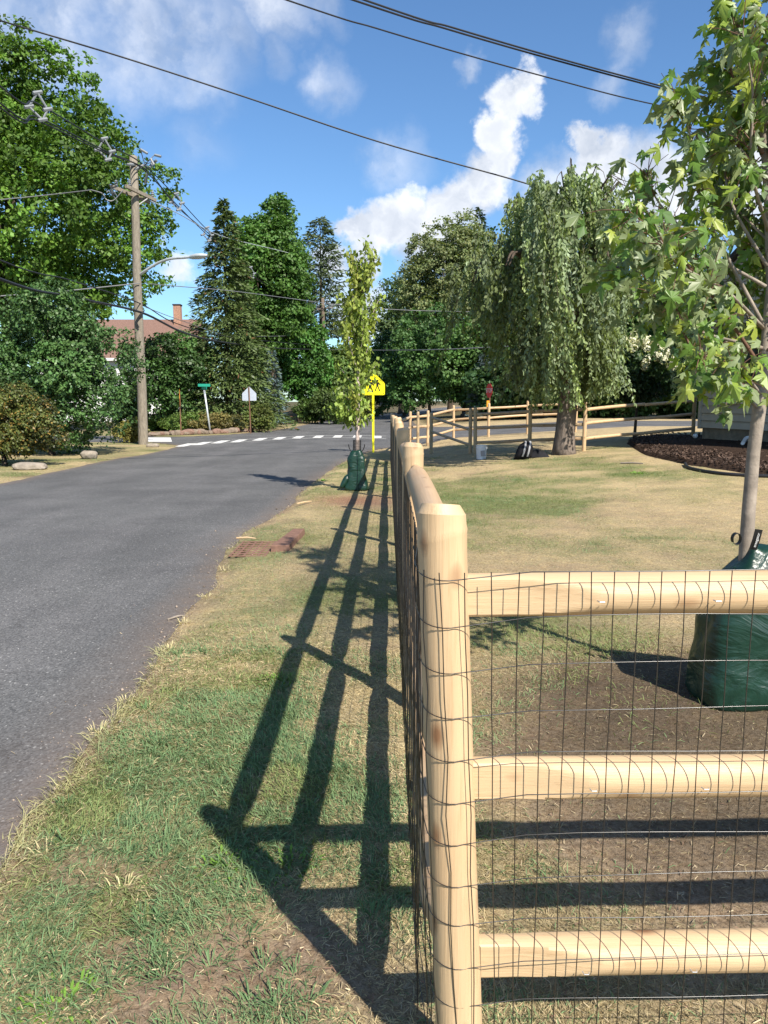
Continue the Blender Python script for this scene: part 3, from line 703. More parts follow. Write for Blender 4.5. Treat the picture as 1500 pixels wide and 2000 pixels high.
fence_run(outer, op, (1.17, .77, .35), M['wood_x'], M['wood_z'])
mesh('post', *post(g816[0], g816[1], g816[0], g816[1], 1.37, .055, 12), M['wood_shadez'], outer)

# ------------------------------------------------------------------ vegetation
def quads(P, U, Nn, L, W):
    S = unit(np.cross(U, Nn)); L = L[:, None]; W = W[:, None]
    V = np.stack([P, P+U*L*.5+S*W*.5, P+U*L, P+U*L*.5-S*W*.5], 1).reshape(-1, 3)
    return V, np.arange(len(V)).reshape(-1, 4)
def rdir(n): return unit(rng.normal(size=(n, 3)))
def limb(p0, p1, r0, r1, wob=.08, n=7, seg=6):
    p0 = np.asarray(p0, float); p1 = np.asarray(p1, float); L = np.linalg.norm(p1-p0); pts = []; rr = []
    for i in range(seg+1):
        t = i/seg; pts.append(p0+(p1-p0)*t+rng.normal(size=3)*wob*L*.12*math.sin(math.pi*t)+np.array((0, 0, .10*L*math.sin(math.pi*t)*-.5))); rr.append(r0+(r1-r0)*t**.8)
    return tube(pts, rr, n)
def broadleaf(name, label, cat, b, h, rx, ry, zb, nl=16, nc=60, nk=22, leaf=.2, c=(.07, .12, .03), lobe=(.30, .46), trunk=.25, bark='bark_dark', mat='leaf', var=.25, group=None, top=1.0, spread=.36, tint=None, shell=.55, flat=.55, taper=0):
    """crown = lobes > leaf clusters > single leaves"""
    b = np.asarray(b, float); root = thing(name, label, cat, b, group)
    cz = (zb+h)/2; hz = (h-zb)/2
    lobes = []
    gold = math.pi*(3-math.sqrt(5))
    for i in range(nl):
        f = (i+.5)/nl; z = 1-2*f; r = math.sqrt(max(0, 1-z*z)); a = i*gold+rng.normal(0, .25)
        k = rng.uniform(.52, .78)
        k2 = k*(1-taper*max(0, z)); q = np.array((math.cos(a)*r*rx*k2, math.sin(a)*r*ry*k2, cz+z*hz*k)); s = rng.uniform(*lobe)
        lobes.append((q, np.array((rx*s*1.05, ry*s*1.05, hz*s*.95))))
    lobes.append((np.array((0, 0, cz)), np.array((rx*.5, ry*.5, hz*.55))))
    P = []; N_ = []; CL = []
    for q, rad in lobes:
        d = rdir(nc); d[:, 2] = d[:, 2]*.9+.12; d = unit(d)
        rr = 1-shell*rng.random(nc)**2.2
        c0_ = q+d*rad*rr[:, None]
        cr_ = spread*rng.uniform(.6, 1.3, nc)
        lo = rng.normal(1, var*.6); cc = rng.normal(1, var*.5, nc)*lo
        o = rdir(nc*nk)*(rng.random(nc*nk)**.5)[:, None]; o[:, 2] *= flat
        P.append(np.repeat(c0_, nk, 0)+o*np.repeat(cr_, nk)[:, None]); N_.append(unit(np.repeat(d, nk, 0)*.5+np.array((0, 0, .45))+rng.normal(size=(nc*nk, 3))*.55)); CL.append(np.repeat(cc, nk))
    P = np.concatenate(P)+b; N_ = np.concatenate(N_); CL = np.clip(np.concatenate(CL), .5, 1.6)
    n = len(P); U = unit(np.cross(N_, rdir(n))+np.array((0, 0, -.25)))
    L = leaf*rng.uniform(.6, 1.25, n); V, Fq = quads(P, U, N_, L, L*rng.uniform(.55, .85, n))
    C = np.array(c)*CL[:, None]*(1+var*(rng.random((n, 1))-.5)); C[:, 0] *= 1+.25*(rng.random(n)-.4)
    if tint is not None:
        k = rng.random(n) < tint[1]; C[k] = np.array(tint[0])*rng.uniform(.7, 1.2, (k.sum(), 1))
    trunk_top = zb+(h-zb)*.55
    mesh('trunk', *tube([b+np.array((0, 0, -.1)), b+np.array((0, 0, .25)), b+np.array((.03*h*.2, 0, zb)), b+np.array((-.05*rx, .03*ry, trunk_top))], [trunk*1.35, trunk*1.05, trunk*.8, trunk*.3], 10), M[bark], root, smooth=True)
    for q, rad in lobes[:min(len(lobes), 9)]:
        f = rng.uniform(.35, .8); st = b+np.array((0, 0, zb*.75+(trunk_top-zb)*f*.7))
        mesh('limb', *limb(st, b+q, trunk*.38, trunk*.08), M[bark], root, smooth=True)
    mesh('crown', V, Fq, M[mat], root, col=np.repeat(C, 4, 0), kind='stuff')
    return root
def conifer(name, label, b, h, r, n_br=420, c=(.055, .075, .028), droop=.25, sp=.34, den=34, z0=.06, bare=0, group=None, trunk=.18, power=.85, tip=None, bark='bark_dark', wisp=1.0):
    b = np.asarray(b, float); root = thing(name, label, 'tree', b, group); P = []; U = []; N_ = []; C = []
    for i in range(n_br):
        f = z0+(1-z0)*((i+rng.random())/n_br)**1.15; z = h*f; L = r*(1-f)**power*rng.uniform(.72, 1.12)+.12
        a = rng.uniform(0, 2*math.pi); k = max(6, int(den*(L/r+.12)))
        t = rng.random(k)**.65; rad = t*L
        zc = z+.10*L*t-droop*L*t**2+rng.normal(0, .05, k)*L*.5
        w = rng.normal(0, .16, k)*L*(1-t*.5)*wisp
        p = np.stack([np.cos(a)*rad-np.sin(a)*w, np.sin(a)*rad+np.cos(a)*w, zc], 1)
        u = unit(np.stack([np.cos(a)+rng.normal(0, .5, k), np.sin(a)+rng.normal(0, .5, k), -.35+rng.normal(0, .35, k)], 1))
        P.append(p); U.append(u); N_.append(unit(np.array((math.cos(a)*.4, math.sin(a)*.4, 1.))+rng.normal(size=(k, 3))*.6))
        cc = np.array(c)*rng.uniform(.7, 1.3)*(1+.4*(rng.random((k, 1))-.5))
        if tip is not None:
            m = rng.random(k) < tip[1]; cc[m] = np.array(tip[0])
        C.append(cc)
    P = np.concatenate(P)+b; U = np.concatenate(U); N_ = np.concatenate(N_); C = np.concatenate(C); n = len(P)
    V, Fq = quads(P, U, N_, sp*rng.uniform(.6, 1.3, n), sp*.36*rng.uniform(.6, 1.3, n))
    mesh('trunk', *tube([b+np.array((0, 0, -.1)), b+np.array((0, 0, h*.5)), b+np.array((0, 0, h*.99))], [trunk, trunk*.6, .02], 8), M[bark], root, smooth=True)
    mesh('crown', V, Fq, M['leaf_dark'], root, col=np.repeat(C, 4, 0), kind='stuff')
    return root
def put(u, Y): p = at(u, 781, Y); return np.array((p[0], Y, gz(p[0], Y)))

broadleaf('maple_tree', 'huge spreading maple with dense bright green crown behind the utility pole', 'tree', put(25, 42), 21.0, 8.6, 6.8, 3.4, taper=.5, nl=36, nc=80, nk=40, leaf=.235, c=(.095, .185, .026), lobe=(.24, .36), trunk=.5, spread=.62, var=.42, shell=.4)
broadleaf('holly_shrub', 'tall glossy dark green holly hedge bush beside the road', 'shrub', put(95, 26.0), 5.7, 2.75, 2.1, .1, nl=20, nc=130, nk=20, leaf=.115, c=(.060, .125, .034), trunk=.1, spread=.22, mat='leaf_dark', var=.35, shell=.35, flat=.8)
broadleaf('yew_shrub', 'rounded yew shrub with yellowing tips behind the flat pale rock', 'shrub', put(0, 21.6), 2.35, 1.6, 1.15, .0, nl=13, nc=130, nk=18, leaf=.075, c=(.085, .105, .025), trunk=.06, spread=.15, mat='leaf_dark', var=.35, tint=((.26, .17, .04), .12), shell=.35, flat=.8)
broadleaf('holly_shrub', 'large dark evergreen bush behind the leaning street name post', 'shrub', put(335, 46), 6.2, 2.7, 2.2, .2, nl=14, nc=80, nk=18, leaf=.19, c=(.045, .10, .022), trunk=.12, spread=.35, mat='leaf_dark', var=.35, shell=.35)
conifer('spruce_tree', 'tall dense spruce with brown cones near its tip', put(447, 48), 13.7, 3.9, n_br=640, c=(.088, .128, .038), sp=.30, den=64, tip=((.17, .085, .04), .015), droop=.32)
broadleaf('oak_tree', 'tall dark broadleaf tree rising behind the brown-coned spruce', 'tree', put(532, 61), 17.2, 3.6, 3.4, 4.5, nl=24, nc=66, nk=34, leaf=.26, c=(.07, .15, .028), lobe=(.28, .40), trunk=.3, spread=.6)
conifer('spruce_tree', 'slim blue-grey spruce tucked beside the tall spruce', put(533, 53), 5.2, .95, n_br=170, c=(.13, .19, .20), sp=.24, den=36, droop=.1)
conifer('pine_tree', 'thin ragged pine with bare lower trunk beside the far utility pole', put(629, 73), 18.3, 4.6, n_br=330, c=(.085, .115, .05), sp=.45, den=36, z0=.42, power=.55, droop=.05, trunk=.28, bark='bark', wisp=1.4)
for u, Y, h, rx, zb, c, lb in ((585, 66, 9.5, 2.6, 1.0, (.05, .12, .025), 'leafy green tree filling the gap left of the far utility pole'),
        (1080, 50, 4.2, 3.0, .0, (.03, .065, .02), 'dark hedge bush beyond the side street behind the weeping trunk'),
        (1190, 49, 4.0, 3.0, .0, (.03, .065, .02), 'dark hedge bush beyond the side street right of the pale fence post'),
        (1300, 48, 4.4, 3.0, .0, (.03, .07, .02), 'dark hedge bush behind the white flowering shrub'),
        (1400, 46, 4.4, 3.0, .0, (.03, .07, .02), 'dark hedge bush beyond the house corner'),
        (985, 52, 4.0, 2.6, .0, (.03, .065, .02), 'dark hedge bush right of the stop sign'),
        (715, 88, 8.6, 3.4, .3, (.06, .11, .03), 'green tree closing the street behind the verge tree'),
        (655, 70, 6.8, 2.4, .3, (.075, .12, .03), 'low green tree standing right of the far utility pole'),
        (500, 66, 11, 3, 1.0, (.06, .12, .025), 'dark green tree hidden behind the two spruces'),
        (838, 74, 10.5, 4.2, .4, (.050, .105, .03), 'dark leafy tree below the tall grey-green round tree'),
        (790, 84, 9.5, 4.0, .4, (.035, .075, .022), 'shaded tree overhanging the end of the street'),
        (745, 110, 9, 5.5, .4, (.035, .07, .022), 'distant dark tree where the street bends away'),
        (905, 62, 8.0, 3.0, .3, (.055, .11, .028), 'shaded bushy tree left of the weeping tree'),
        (1010, 60, 9, 3.4, .3, (.04, .085, .024), 'dark tree beyond the side street behind the weeping tree'),
        (1130, 58, 10.5, 4.0, .3, (.04, .085, .024), 'dense dark tree beyond the side street behind the pale fence post'),
        (1250, 56, 10.0, 4.0, .3, (.06, .115, .03), 'green tree rising behind the white flowering shrub'),
        (1370, 52, 11.0, 4.0, .3, (.055, .11, .03), 'green tree behind the corner of the clapboard house')):
    broadleaf('woodland_tree', lb, 'tree', put(u, Y), h, rx, rx*.9, zb, nl=14, nc=56, nk=21, leaf=.29, c=tuple(q*1.5 for q in c), trunk=.2, spread=.55, group='trees beyond the crossing', shell=.4)
broadleaf('willow_oak_tree', 'tall round grey-green tree beyond the crossing', 'tree', put(880, 80), 20.0, 6.0, 5.4, 3.0, nl=30, nc=70, nk=32, leaf=.27, c=(.185, .225, .092), lobe=(.26, .38), trunk=.35, spread=.62, shell=.4)
conifer('fir_tree', 'dark fir top poking above the round grey-green tree', put(930, 92), 23, 4.2, n_br=260, c=(.045, .075, .03), sp=.6, den=34)
broadleaf('woodland_tree', 'mid-green tree standing left of the round grey-green tree', 'tree', put(782, 98), 17.5, 4.6, 4.4, 2, nl=16, nc=50, nk=20, leaf=.36, c=(.075, .125, .04), trunk=.3, spread=.65, group='trees beyond the crossing')
broadleaf('woodland_tree', 'leafy tree top right of the round grey-green tree', 'tree', put(985, 84), 19, 4.2, 4, 3, nl=16, nc=50, nk=20, leaf=.36, c=(.05, .105, .03), trunk=.3, spread=.65, group='trees beyond the crossing')
conifer('spruce_tree', 'small dark blue spruce behind the stop sign', put(944, 52), 4.4, 1.3, n_br=170, c=(.07, .10, .105), sp=.22, den=30, droop=.1)
for u, Y, h, rx, c, lb in ((300, 47, 1.1, 1.0, (.10, .17, .03), 'low bright green bush behind the stone border'), (360, 44.5, 1.15, 1.3, (.10, .16, .035), 'low leafy bush at the foot of the dark evergreen bush'),
        (412, 44.2, 1.1, 1.5, (.17, .15, .05), 'low yellow-brown shrub around the street name post'), (452, 44.6, 1.0, 1.0, (.15, .15, .05), 'low olive shrub left of the five-sided sign'),
        (505, 45, 1.7, .9, (.10, .13, .03), 'small spruce bush right of the five-sided sign'),
        (650, 60, 2.9, 2.0, (.075, .12, .03), 'rough grassy bush beside the far bend of the street'), (610, 62, 2.2, 1.6, (.08, .14, .03), 'green bush on top of the dry bank'),
        (690, 66, 3.2, 1.8, (.11, .13, .03), 'yellowish bush edging the far street'), (248, 50, 3.4, 1.5, (.05, .10, .025), 'dark leafy bush against the white wall of the brown-roofed house'), (252, 33.5, 1.0, .55, (.20, .19, .05), 'small yellow-green plant left of the utility pole')):
    broadleaf('low_shrub', lb, 'shrub', put(u, Y), h, rx, rx*.8, .0, nl=9, nc=44, nk=14, leaf=.12 if Y < 50 else .2, c=c, trunk=.03, spread=.2, group='low shrubs at the far corner', shell=.5, flat=.8)

# weeping cherry
def cherry():
    b = G(1101, 887); root = thing('weeping_cherry_tree', 'weeping tree with hanging leafy strands and thick grey trunk on the lawn', 'tree', b)
    tr = [b+np.array(p) for p in ((0, 0, -.1), (0, 0, .15), (.02, 0, .6), (.06, 0, 1.2), (.10, .05, 1.9), (.10, .05, 2.9), (.0, 0, 4.4))]
    mesh('trunk', *tube(tr, [.38, .30, .255, .245, .26, .21, .10], 16, jit=.08), M['bark_cherry'], root, smooth=True)
    def dome(z): return np.interp(z, [0, 2, 3.3, 4.4, 5.3, 6.1, 6.7, 7.2], [2.3, 2.65, 3.05, 3.25, 3.1, 2.6, 1.7, .5])
    P = []; U = []; C = []; TW = MB(); starts = []
    cl = []
    for i in range(118):
        z = 2.6+4.55*rng.random()**.8; a = rng.uniform(0, 2*math.pi)
        cl.append((z, a, dome(z)*(rng.uniform(.35, 1.0) if z > 4.2 else rng.uniform(.30, .95))*(1+.15*math.sin(3*a+1.3)+.10*math.sin(7*a)), rng.uniform(.5, 1.35), rng.uniform(.8, 2.3)))
    for i in range(26):
        a = rng.uniform(0, 2*math.pi); cl.append((rng.uniform(2.5, 3.6), a, rng.uniform(.5, 1.7), rng.uniform(.6, 1.3), rng.uniform(.8, 1.6)))
    for i in range(940):
        z, a, r, cb, lb = cl[i % len(cl)]
        z = z+rng.normal(0, .16); a = a+rng.normal(0, .16/max(.4, r)*1.2); r = max(.1, r+rng.normal(0, .17))
        r *= 1-.60*max(0, math.cos(a))*(1-sm(3.4, 5.6, z)); starts.append((r, a, z))
        q = np.array((math.cos(a)*r, math.sin(a)*r, z)); out = np.array((math.cos(a), math.sin(a), 0))
        Ln = lb*rng.uniform(.55, 1.3)*(.75+.35*(z/8)); ze = max(1.15+rng.random()*.8, z-Ln); 
        if rng.random() < .25: ze = max(1.15+.5*rng.random(), z-Ln*1.25)
        n = max(6, int((z-ze)/.055)); t = np.linspace(0, 1, n); sway = rng.normal(0, .24, 2)+np.array((.04, 0))
        path = q[None]+out[None]*((1-np.exp(-t*3))*.16)[:, None]+np.stack([sway[0]*t**2, sway[1]*t**2, -(z-ze)*t**1.15], 1)+np.array((0, 0, .18))*np.sin(np.clip(t*6, 0, math.pi))[:, None]*.6
        c = np.array((.20, .255, .10))*cb*rng.uniform(.7, 1.25)*np.array((1, 1, rng.uniform(.8, 1.5)))
        for rep in range(3):
            pp = path+rng.normal(0, .025, (n, 3)); P.append(pp)
            U.append(unit(np.stack([rng.normal(0, .55, n), rng.normal(0, .55, n), -1+rng.normal(0, .3, n)], 1)))
            C.append(c*rng.uniform(.75, 1.3, (n, 1)))
        if i % 3 == 0: TW.add(*tube([b+p for p in path[::max(1, n//6)]], .005, 3, False))
    for i in range(15):
        r, a, z = starts[i*11]; z = min(max(z, 4.8), 6.5); r = dome(z)*.72; e = np.array((math.cos(a)*r, math.sin(a)*r, z+.2)); s = np.array((.08, .03, rng.uniform(2.0, 4.0)))
        mid = s*.45+e*.55+np.array((0, 0, .55)); pts = spline([b+s, b+mid, b+e, b+e+np.array((math.cos(a)*.35, math.sin(a)*.35, -.35))], 5)
        mesh('limb', *tube(pts, list(np.linspace(.10, .015, len(pts))), 6), M['bark_dark'], root, smooth=True)
    for i in range(12):                          # bare twigs arching out of the top
        a = rng.uniform(0, 6.28); s = np.array((math.cos(a)*.8, math.sin(a)*.8, 6.5+rng.random()*.4)); e = s+np.array((math.cos(a)*.7, math.sin(a)*.7, rng.uniform(.0, .5)))
        TW.add(*tube([b+s, b+s*.5+e*.5+np.array((0, 0, .3)), b+e, b+e+np.array((math.cos(a)*.25, math.sin(a)*.25, -.45))], [.02, .014, .008, .004], 4, False))
    TW.build('twigs', M['bark_dark'], root, kind='stuff')
    P = np.concatenate(P)+b; U = np.concatenate(U); C = np.concatenate(C); n = len(P)
    V, Fq = quads(P, U, rdir(n), .125*rng.uniform(.7, 1.3, n), .060*rng.uniform(.7, 1.3, n))
    mesh('crown', V, Fq, M['leaf'], root, col=np.repeat(C, 4, 0), kind='stuff')
cherry()

# hydrangea behind the fence by the house
def hydrangea():
    b = put(1243, 24.9); root = broadleaf('hydrangea_shrub', 'dark leafy shrub covered in cream white flower heads by the house corner', 'shrub', b, 3.25, 1.35, 1.2, .9, nl=12, nc=60, nk=14, leaf=.13, c=(.035, .075, .025), trunk=.05, spread=.2, shell=.45)
    for i in range(48):
        a = rng.uniform(0, 6.28); e = rng.uniform(.25, 1.35); d = np.array((math.cos(a)*math.cos(e)-.15, -abs(math.sin(a))*math.cos(e)*.9, math.sin(e)))
        c = b+np.array((0, 0, 1.95))+d*np.array((1.38, 1.25, 1.30))*rng.uniform(.92, 1.05); n = 46
        o = rdir(n)*np.array((.135, .135, .15))*rng.uniform(.75, 1.0, (n, 1)); N_ = unit(o); U = unit(np.cross(N_, rdir(n)))
        V, Fq = quads(c+o, U, N_, np.full(n, .075), np.full(n, .07))
        mesh('flower_head', V, Fq, M['flower'], root, col=np.repeat(np.array((.74, .73, .55))*rng.uniform(.75, 1.05, (n, 1)), 4, 0))
hydrangea()

# ------------------------------------------------------------------ young trees with watering bags
def bag(root, c, prof, wr, seed, n=56, flare=None):
    """soft plastic bag zipped round a trunk: loft of (height, half-width x, half-width y)"""
    V = []; Fc = []; rows = []
    zs_ = np.linspace(0, 1, 30); H = prof[-1][0]
    for z in zs_:
        zz = z*H; rx = np.interp(zz, [p[0] for p in prof], [p[1] for p in prof]); ry = np.interp(zz, [p[0] for p in prof], [p[2] for p in prof])
        for k in range(n):
            a = 2*math.pi*k/n
            w = 1+wr*(2*float(vnoise(math.cos(a)*2.2+seed, math.sin(a)*2.2+zz*3.2, seed))-1)+wr*.8*(2*float(vnoise(a*3, zz*11, seed+3))-1)*.6+wr*.9*math.sin(zz*26+3*math.sin(a*2+seed))*.35
            sq = (abs(math.cos(a))**4.5+abs(math.sin(a))**4.5)**(-1/4.5)
            V.append((c[0]+rx*math.cos(a)*sq*w, c[1]+ry*math.sin(a)*sq*w, c[2]+zz+.012*math.sin(a*3+seed)*(z > .9)+(.010*math.sin(2*a+seed) if z == 0 else 0)))
    m = len(zs_)
    for i in range(m-1):
        for k in range(n):
            a, b = i*n+k, i*n+(k+1) % n; Fc.append((a, b, b+n, a+n))
    Fc.append(tuple(range(n-1, -1, -1))); Fc.append(tuple((m-1)*n+k for k in range(n)))
    return mesh('bag_body', V, Fc, M['bag'], root, smooth=True)
def strip(pts, side, w, mat, name, parent):
    V = []; Fc = []; side = np.asarray(side, float)
    for p in pts: V += [np.asarray(p)-side*w/2, np.asarray(p)+side*w/2]
    for i in range(len(pts)-1): Fc.append((2*i, 2*i+1, 2*i+3, 2*i+2))
    o = mesh(name, V, Fc, mat, parent); md = o.modifiers.new('thickness', 'SOLIDIFY'); md.thickness = .003; return o
def text_mesh(body, size, M4, mat, parent, name='lettering'):
    cu = bpy.data.curves.new('t', 'FONT'); cu.body = body; cu.size = size; cu.align_x = 'CENTER'; cu.align_y = 'CENTER'; cu.extrude = .0004
    o = bpy.data.objects.new('t', cu); COL.objects.link(o); dg = bpy.context.evaluated_depsgraph_get()
    me = bpy.data.meshes.new_from_object(o.evaluated_get(dg)); bpy.data.objects.remove(o)
    V = [np.array(M4 @ v.co) for v in me.vertices]; Fc = [tuple(p.vertices) for p in me.polygons]
    return mesh(name, V, Fc, mat, parent)

def sapling():
    b = G(697, 957); root = thing('young_street_tree', 'slim young tree with upright branches and pale trunk on the verge', 'tree', b)
    tr = [b+np.array(p) for p in ((0, 0, -.05), (0, 0, .5), (.02, 0, 1.2), (.03, .02, 1.9), (.05, .02, 2.8), (.12, .0, 3.8), (.20, 0, 4.72))]
    mesh('trunk', *tube(tr, [.05, .042, .038, .034, .024, .014, .004], 10), M['bark_pale'], root, smooth=True)
    P = []; U = []; C = []; Z = np.array([t[2]-b[2] for t in tr]); TX = np.array([t[0] for t in tr]); TY = np.array([t[1] for t in tr])
    for i in range(40):
        z = rng.uniform(1.25, 4.0); a = rng.uniform(0, 6.28); L = rng.uniform(.5, 1.25)*(1.15-.16*z); el = rng.uniform(.95, 1.30) if z > 1.75 else rng.uniform(.2, .8)
        if z < 1.75: L *= .62 if math.cos(a) < .2 else .28
        s = np.array((np.interp(z, Z, TX), np.interp(z, Z, TY), b[2]+z)); d = np.array((math.cos(a)*math.cos(el), math.sin(a)*math.cos(el), math.sin(el)))
        e = s+d*L+np.array((0, 0, .08*L)); mid = (s+e)/2+np.array((math.cos(a), math.sin(a), 0))*.06*L
        mesh('branch', *tube([s, mid, e], [.012, .008, .003], 5), M['bark_pale'], root)
        k = int(125*L); t = rng.uniform(.12, 1.03, k)[:, None]
        p = s*(1-t)**2+2*mid*t*(1-t)+e*t**2; p = p+rng.normal(0, .055, (k, 3)); P.append(p)
        U.append(unit(np.stack([rng.normal(0, .6, k), rng.normal(0, .6, k), -1+rng.normal(0, .35, k)], 1))); C.append(np.array((.245, .315, .06))*rng.uniform(.6, 1.35, (k, 1))*np.array((rng.uniform(.85, 1.2), 1, 1)))
    for a, z, L, el in ((2.9, 1.3, .62, .55), (3.3, 1.55, .6, .8), (-2.4, 1.4, .55, .5), (.3, 1.9, .7, .95), (2.8, 1.85, .7, .95), (1.4, 1.5, .5, .6), (-1.7, 1.7, .5, .8)):
        s = np.array((np.interp(z, Z, TX), np.interp(z, Z, TY), b[2]+z)); d = np.array((math.cos(a)*math.cos(el), math.sin(a)*math.cos(el), math.sin(el))); e = s+d*L; mid = (s+e)/2+np.array((0, 0, .04))
        mesh('branch', *tube([s, mid, e], [.010, .007, .003], 5), M['bark_pale'], root); k = int(130*L); t = rng.uniform(.2, 1.05, k)[:, None]
        P.append(s*(1-t)**2+2*mid*t*(1-t)+e*t**2+rng.normal(0, .06, (k, 3))); U.append(unit(np.stack([rng.normal(0, .6, k), rng.normal(0, .6, k), -1+rng.normal(0, .35, k)], 1))); C.append(np.array((.22, .30, .06))*rng.uniform(.6, 1.35, (k, 1)))
    k = 260; z = rng.uniform(2.2, 4.75, k); P.append(np.stack([np.interp(z, Z, TX), np.interp(z, Z, TY), b[2]+z], 1)+rng.normal(0, .06, (k, 3))); U.append(unit(rng.normal(size=(k, 3))+np.array((0, 0, -1)))); C.append(np.array((.24, .31, .06))*rng.uniform(.6, 1.3, (k, 1)))
    P = np.concatenate(P); U = np.concatenate(U); C = np.concatenate(C); n = len(P)
    V, Fq = quads(P, U, rdir(n), .105*rng.uniform(.7, 1.3, n), .062*rng.uniform(.7, 1.3, n))
    mesh('crown', V, Fq, M['leaf'], root, col=np.repeat(C, 4, 0), kind='stuff')
    g = MB()                                    # black plastic mesh guard round the trunk
    for k in range(16):
        a = 2*math.pi*k/16; g.add(*tube([b+np.array((math.cos(a)*.075, math.sin(a)*.075, .45)), b+np.array((.01+math.cos(a)*.075, math.sin(a)*.075, .98))], .004, 4))
    for z in np.arange(.5, .99, .03): g.add(*tube([b+np.array((.005+math.cos(a)*.075, math.sin(a)*.075, z)) for a in np.linspace(0, 2*math.pi, 17)], .003, 4, False))
    gr = thing('trunk_guard', 'black plastic mesh guard around the pale trunk of the verge tree', 'tree guard', b+np.array((0, 0, .45))); g.build('guard_mesh', M['black'], gr, kind='stuff')
    w = thing('watering_bag', 'green plastic watering bag around the young tree on the verge', 'bag', b)
    bag(w, b, [(0, .235, .17), (.05, .24, .175), (.18, .20, .16), (.4, .165, .14), (.62, .17, .13), (.74, .12, .11), (.78, .085, .085)], .08, 5)
    mesh('side_fold', *tube(spline([b+np.array(p) for p in ((-.16, -.06, .30), (-.24, -.1, .16), (-.31, -.12, .05))], 5), [.03, .05, .06, .062, .06, .058, .055, .05, .045, .04, .02], 10), M['bag'], w, smooth=True)
    for s in (-1, 1): strip([b+np.array((s*(.085+.03*math.sin(t*2.5)+.05*t), -.06, .74+.16*t)) for t in np.linspace(0, 1, 6)], (.5, -.8, 0), .03, M['black'], 'strap', w)
    mesh('zip', *tube([b+np.array(p) for p in ((.02, -.185, .02), (.03, -.18, .2), (.035, -.15, .4), (.03, -.145, .6), (.02, -.12, .74))], .012, 6), M['bag'], w)
sapling()

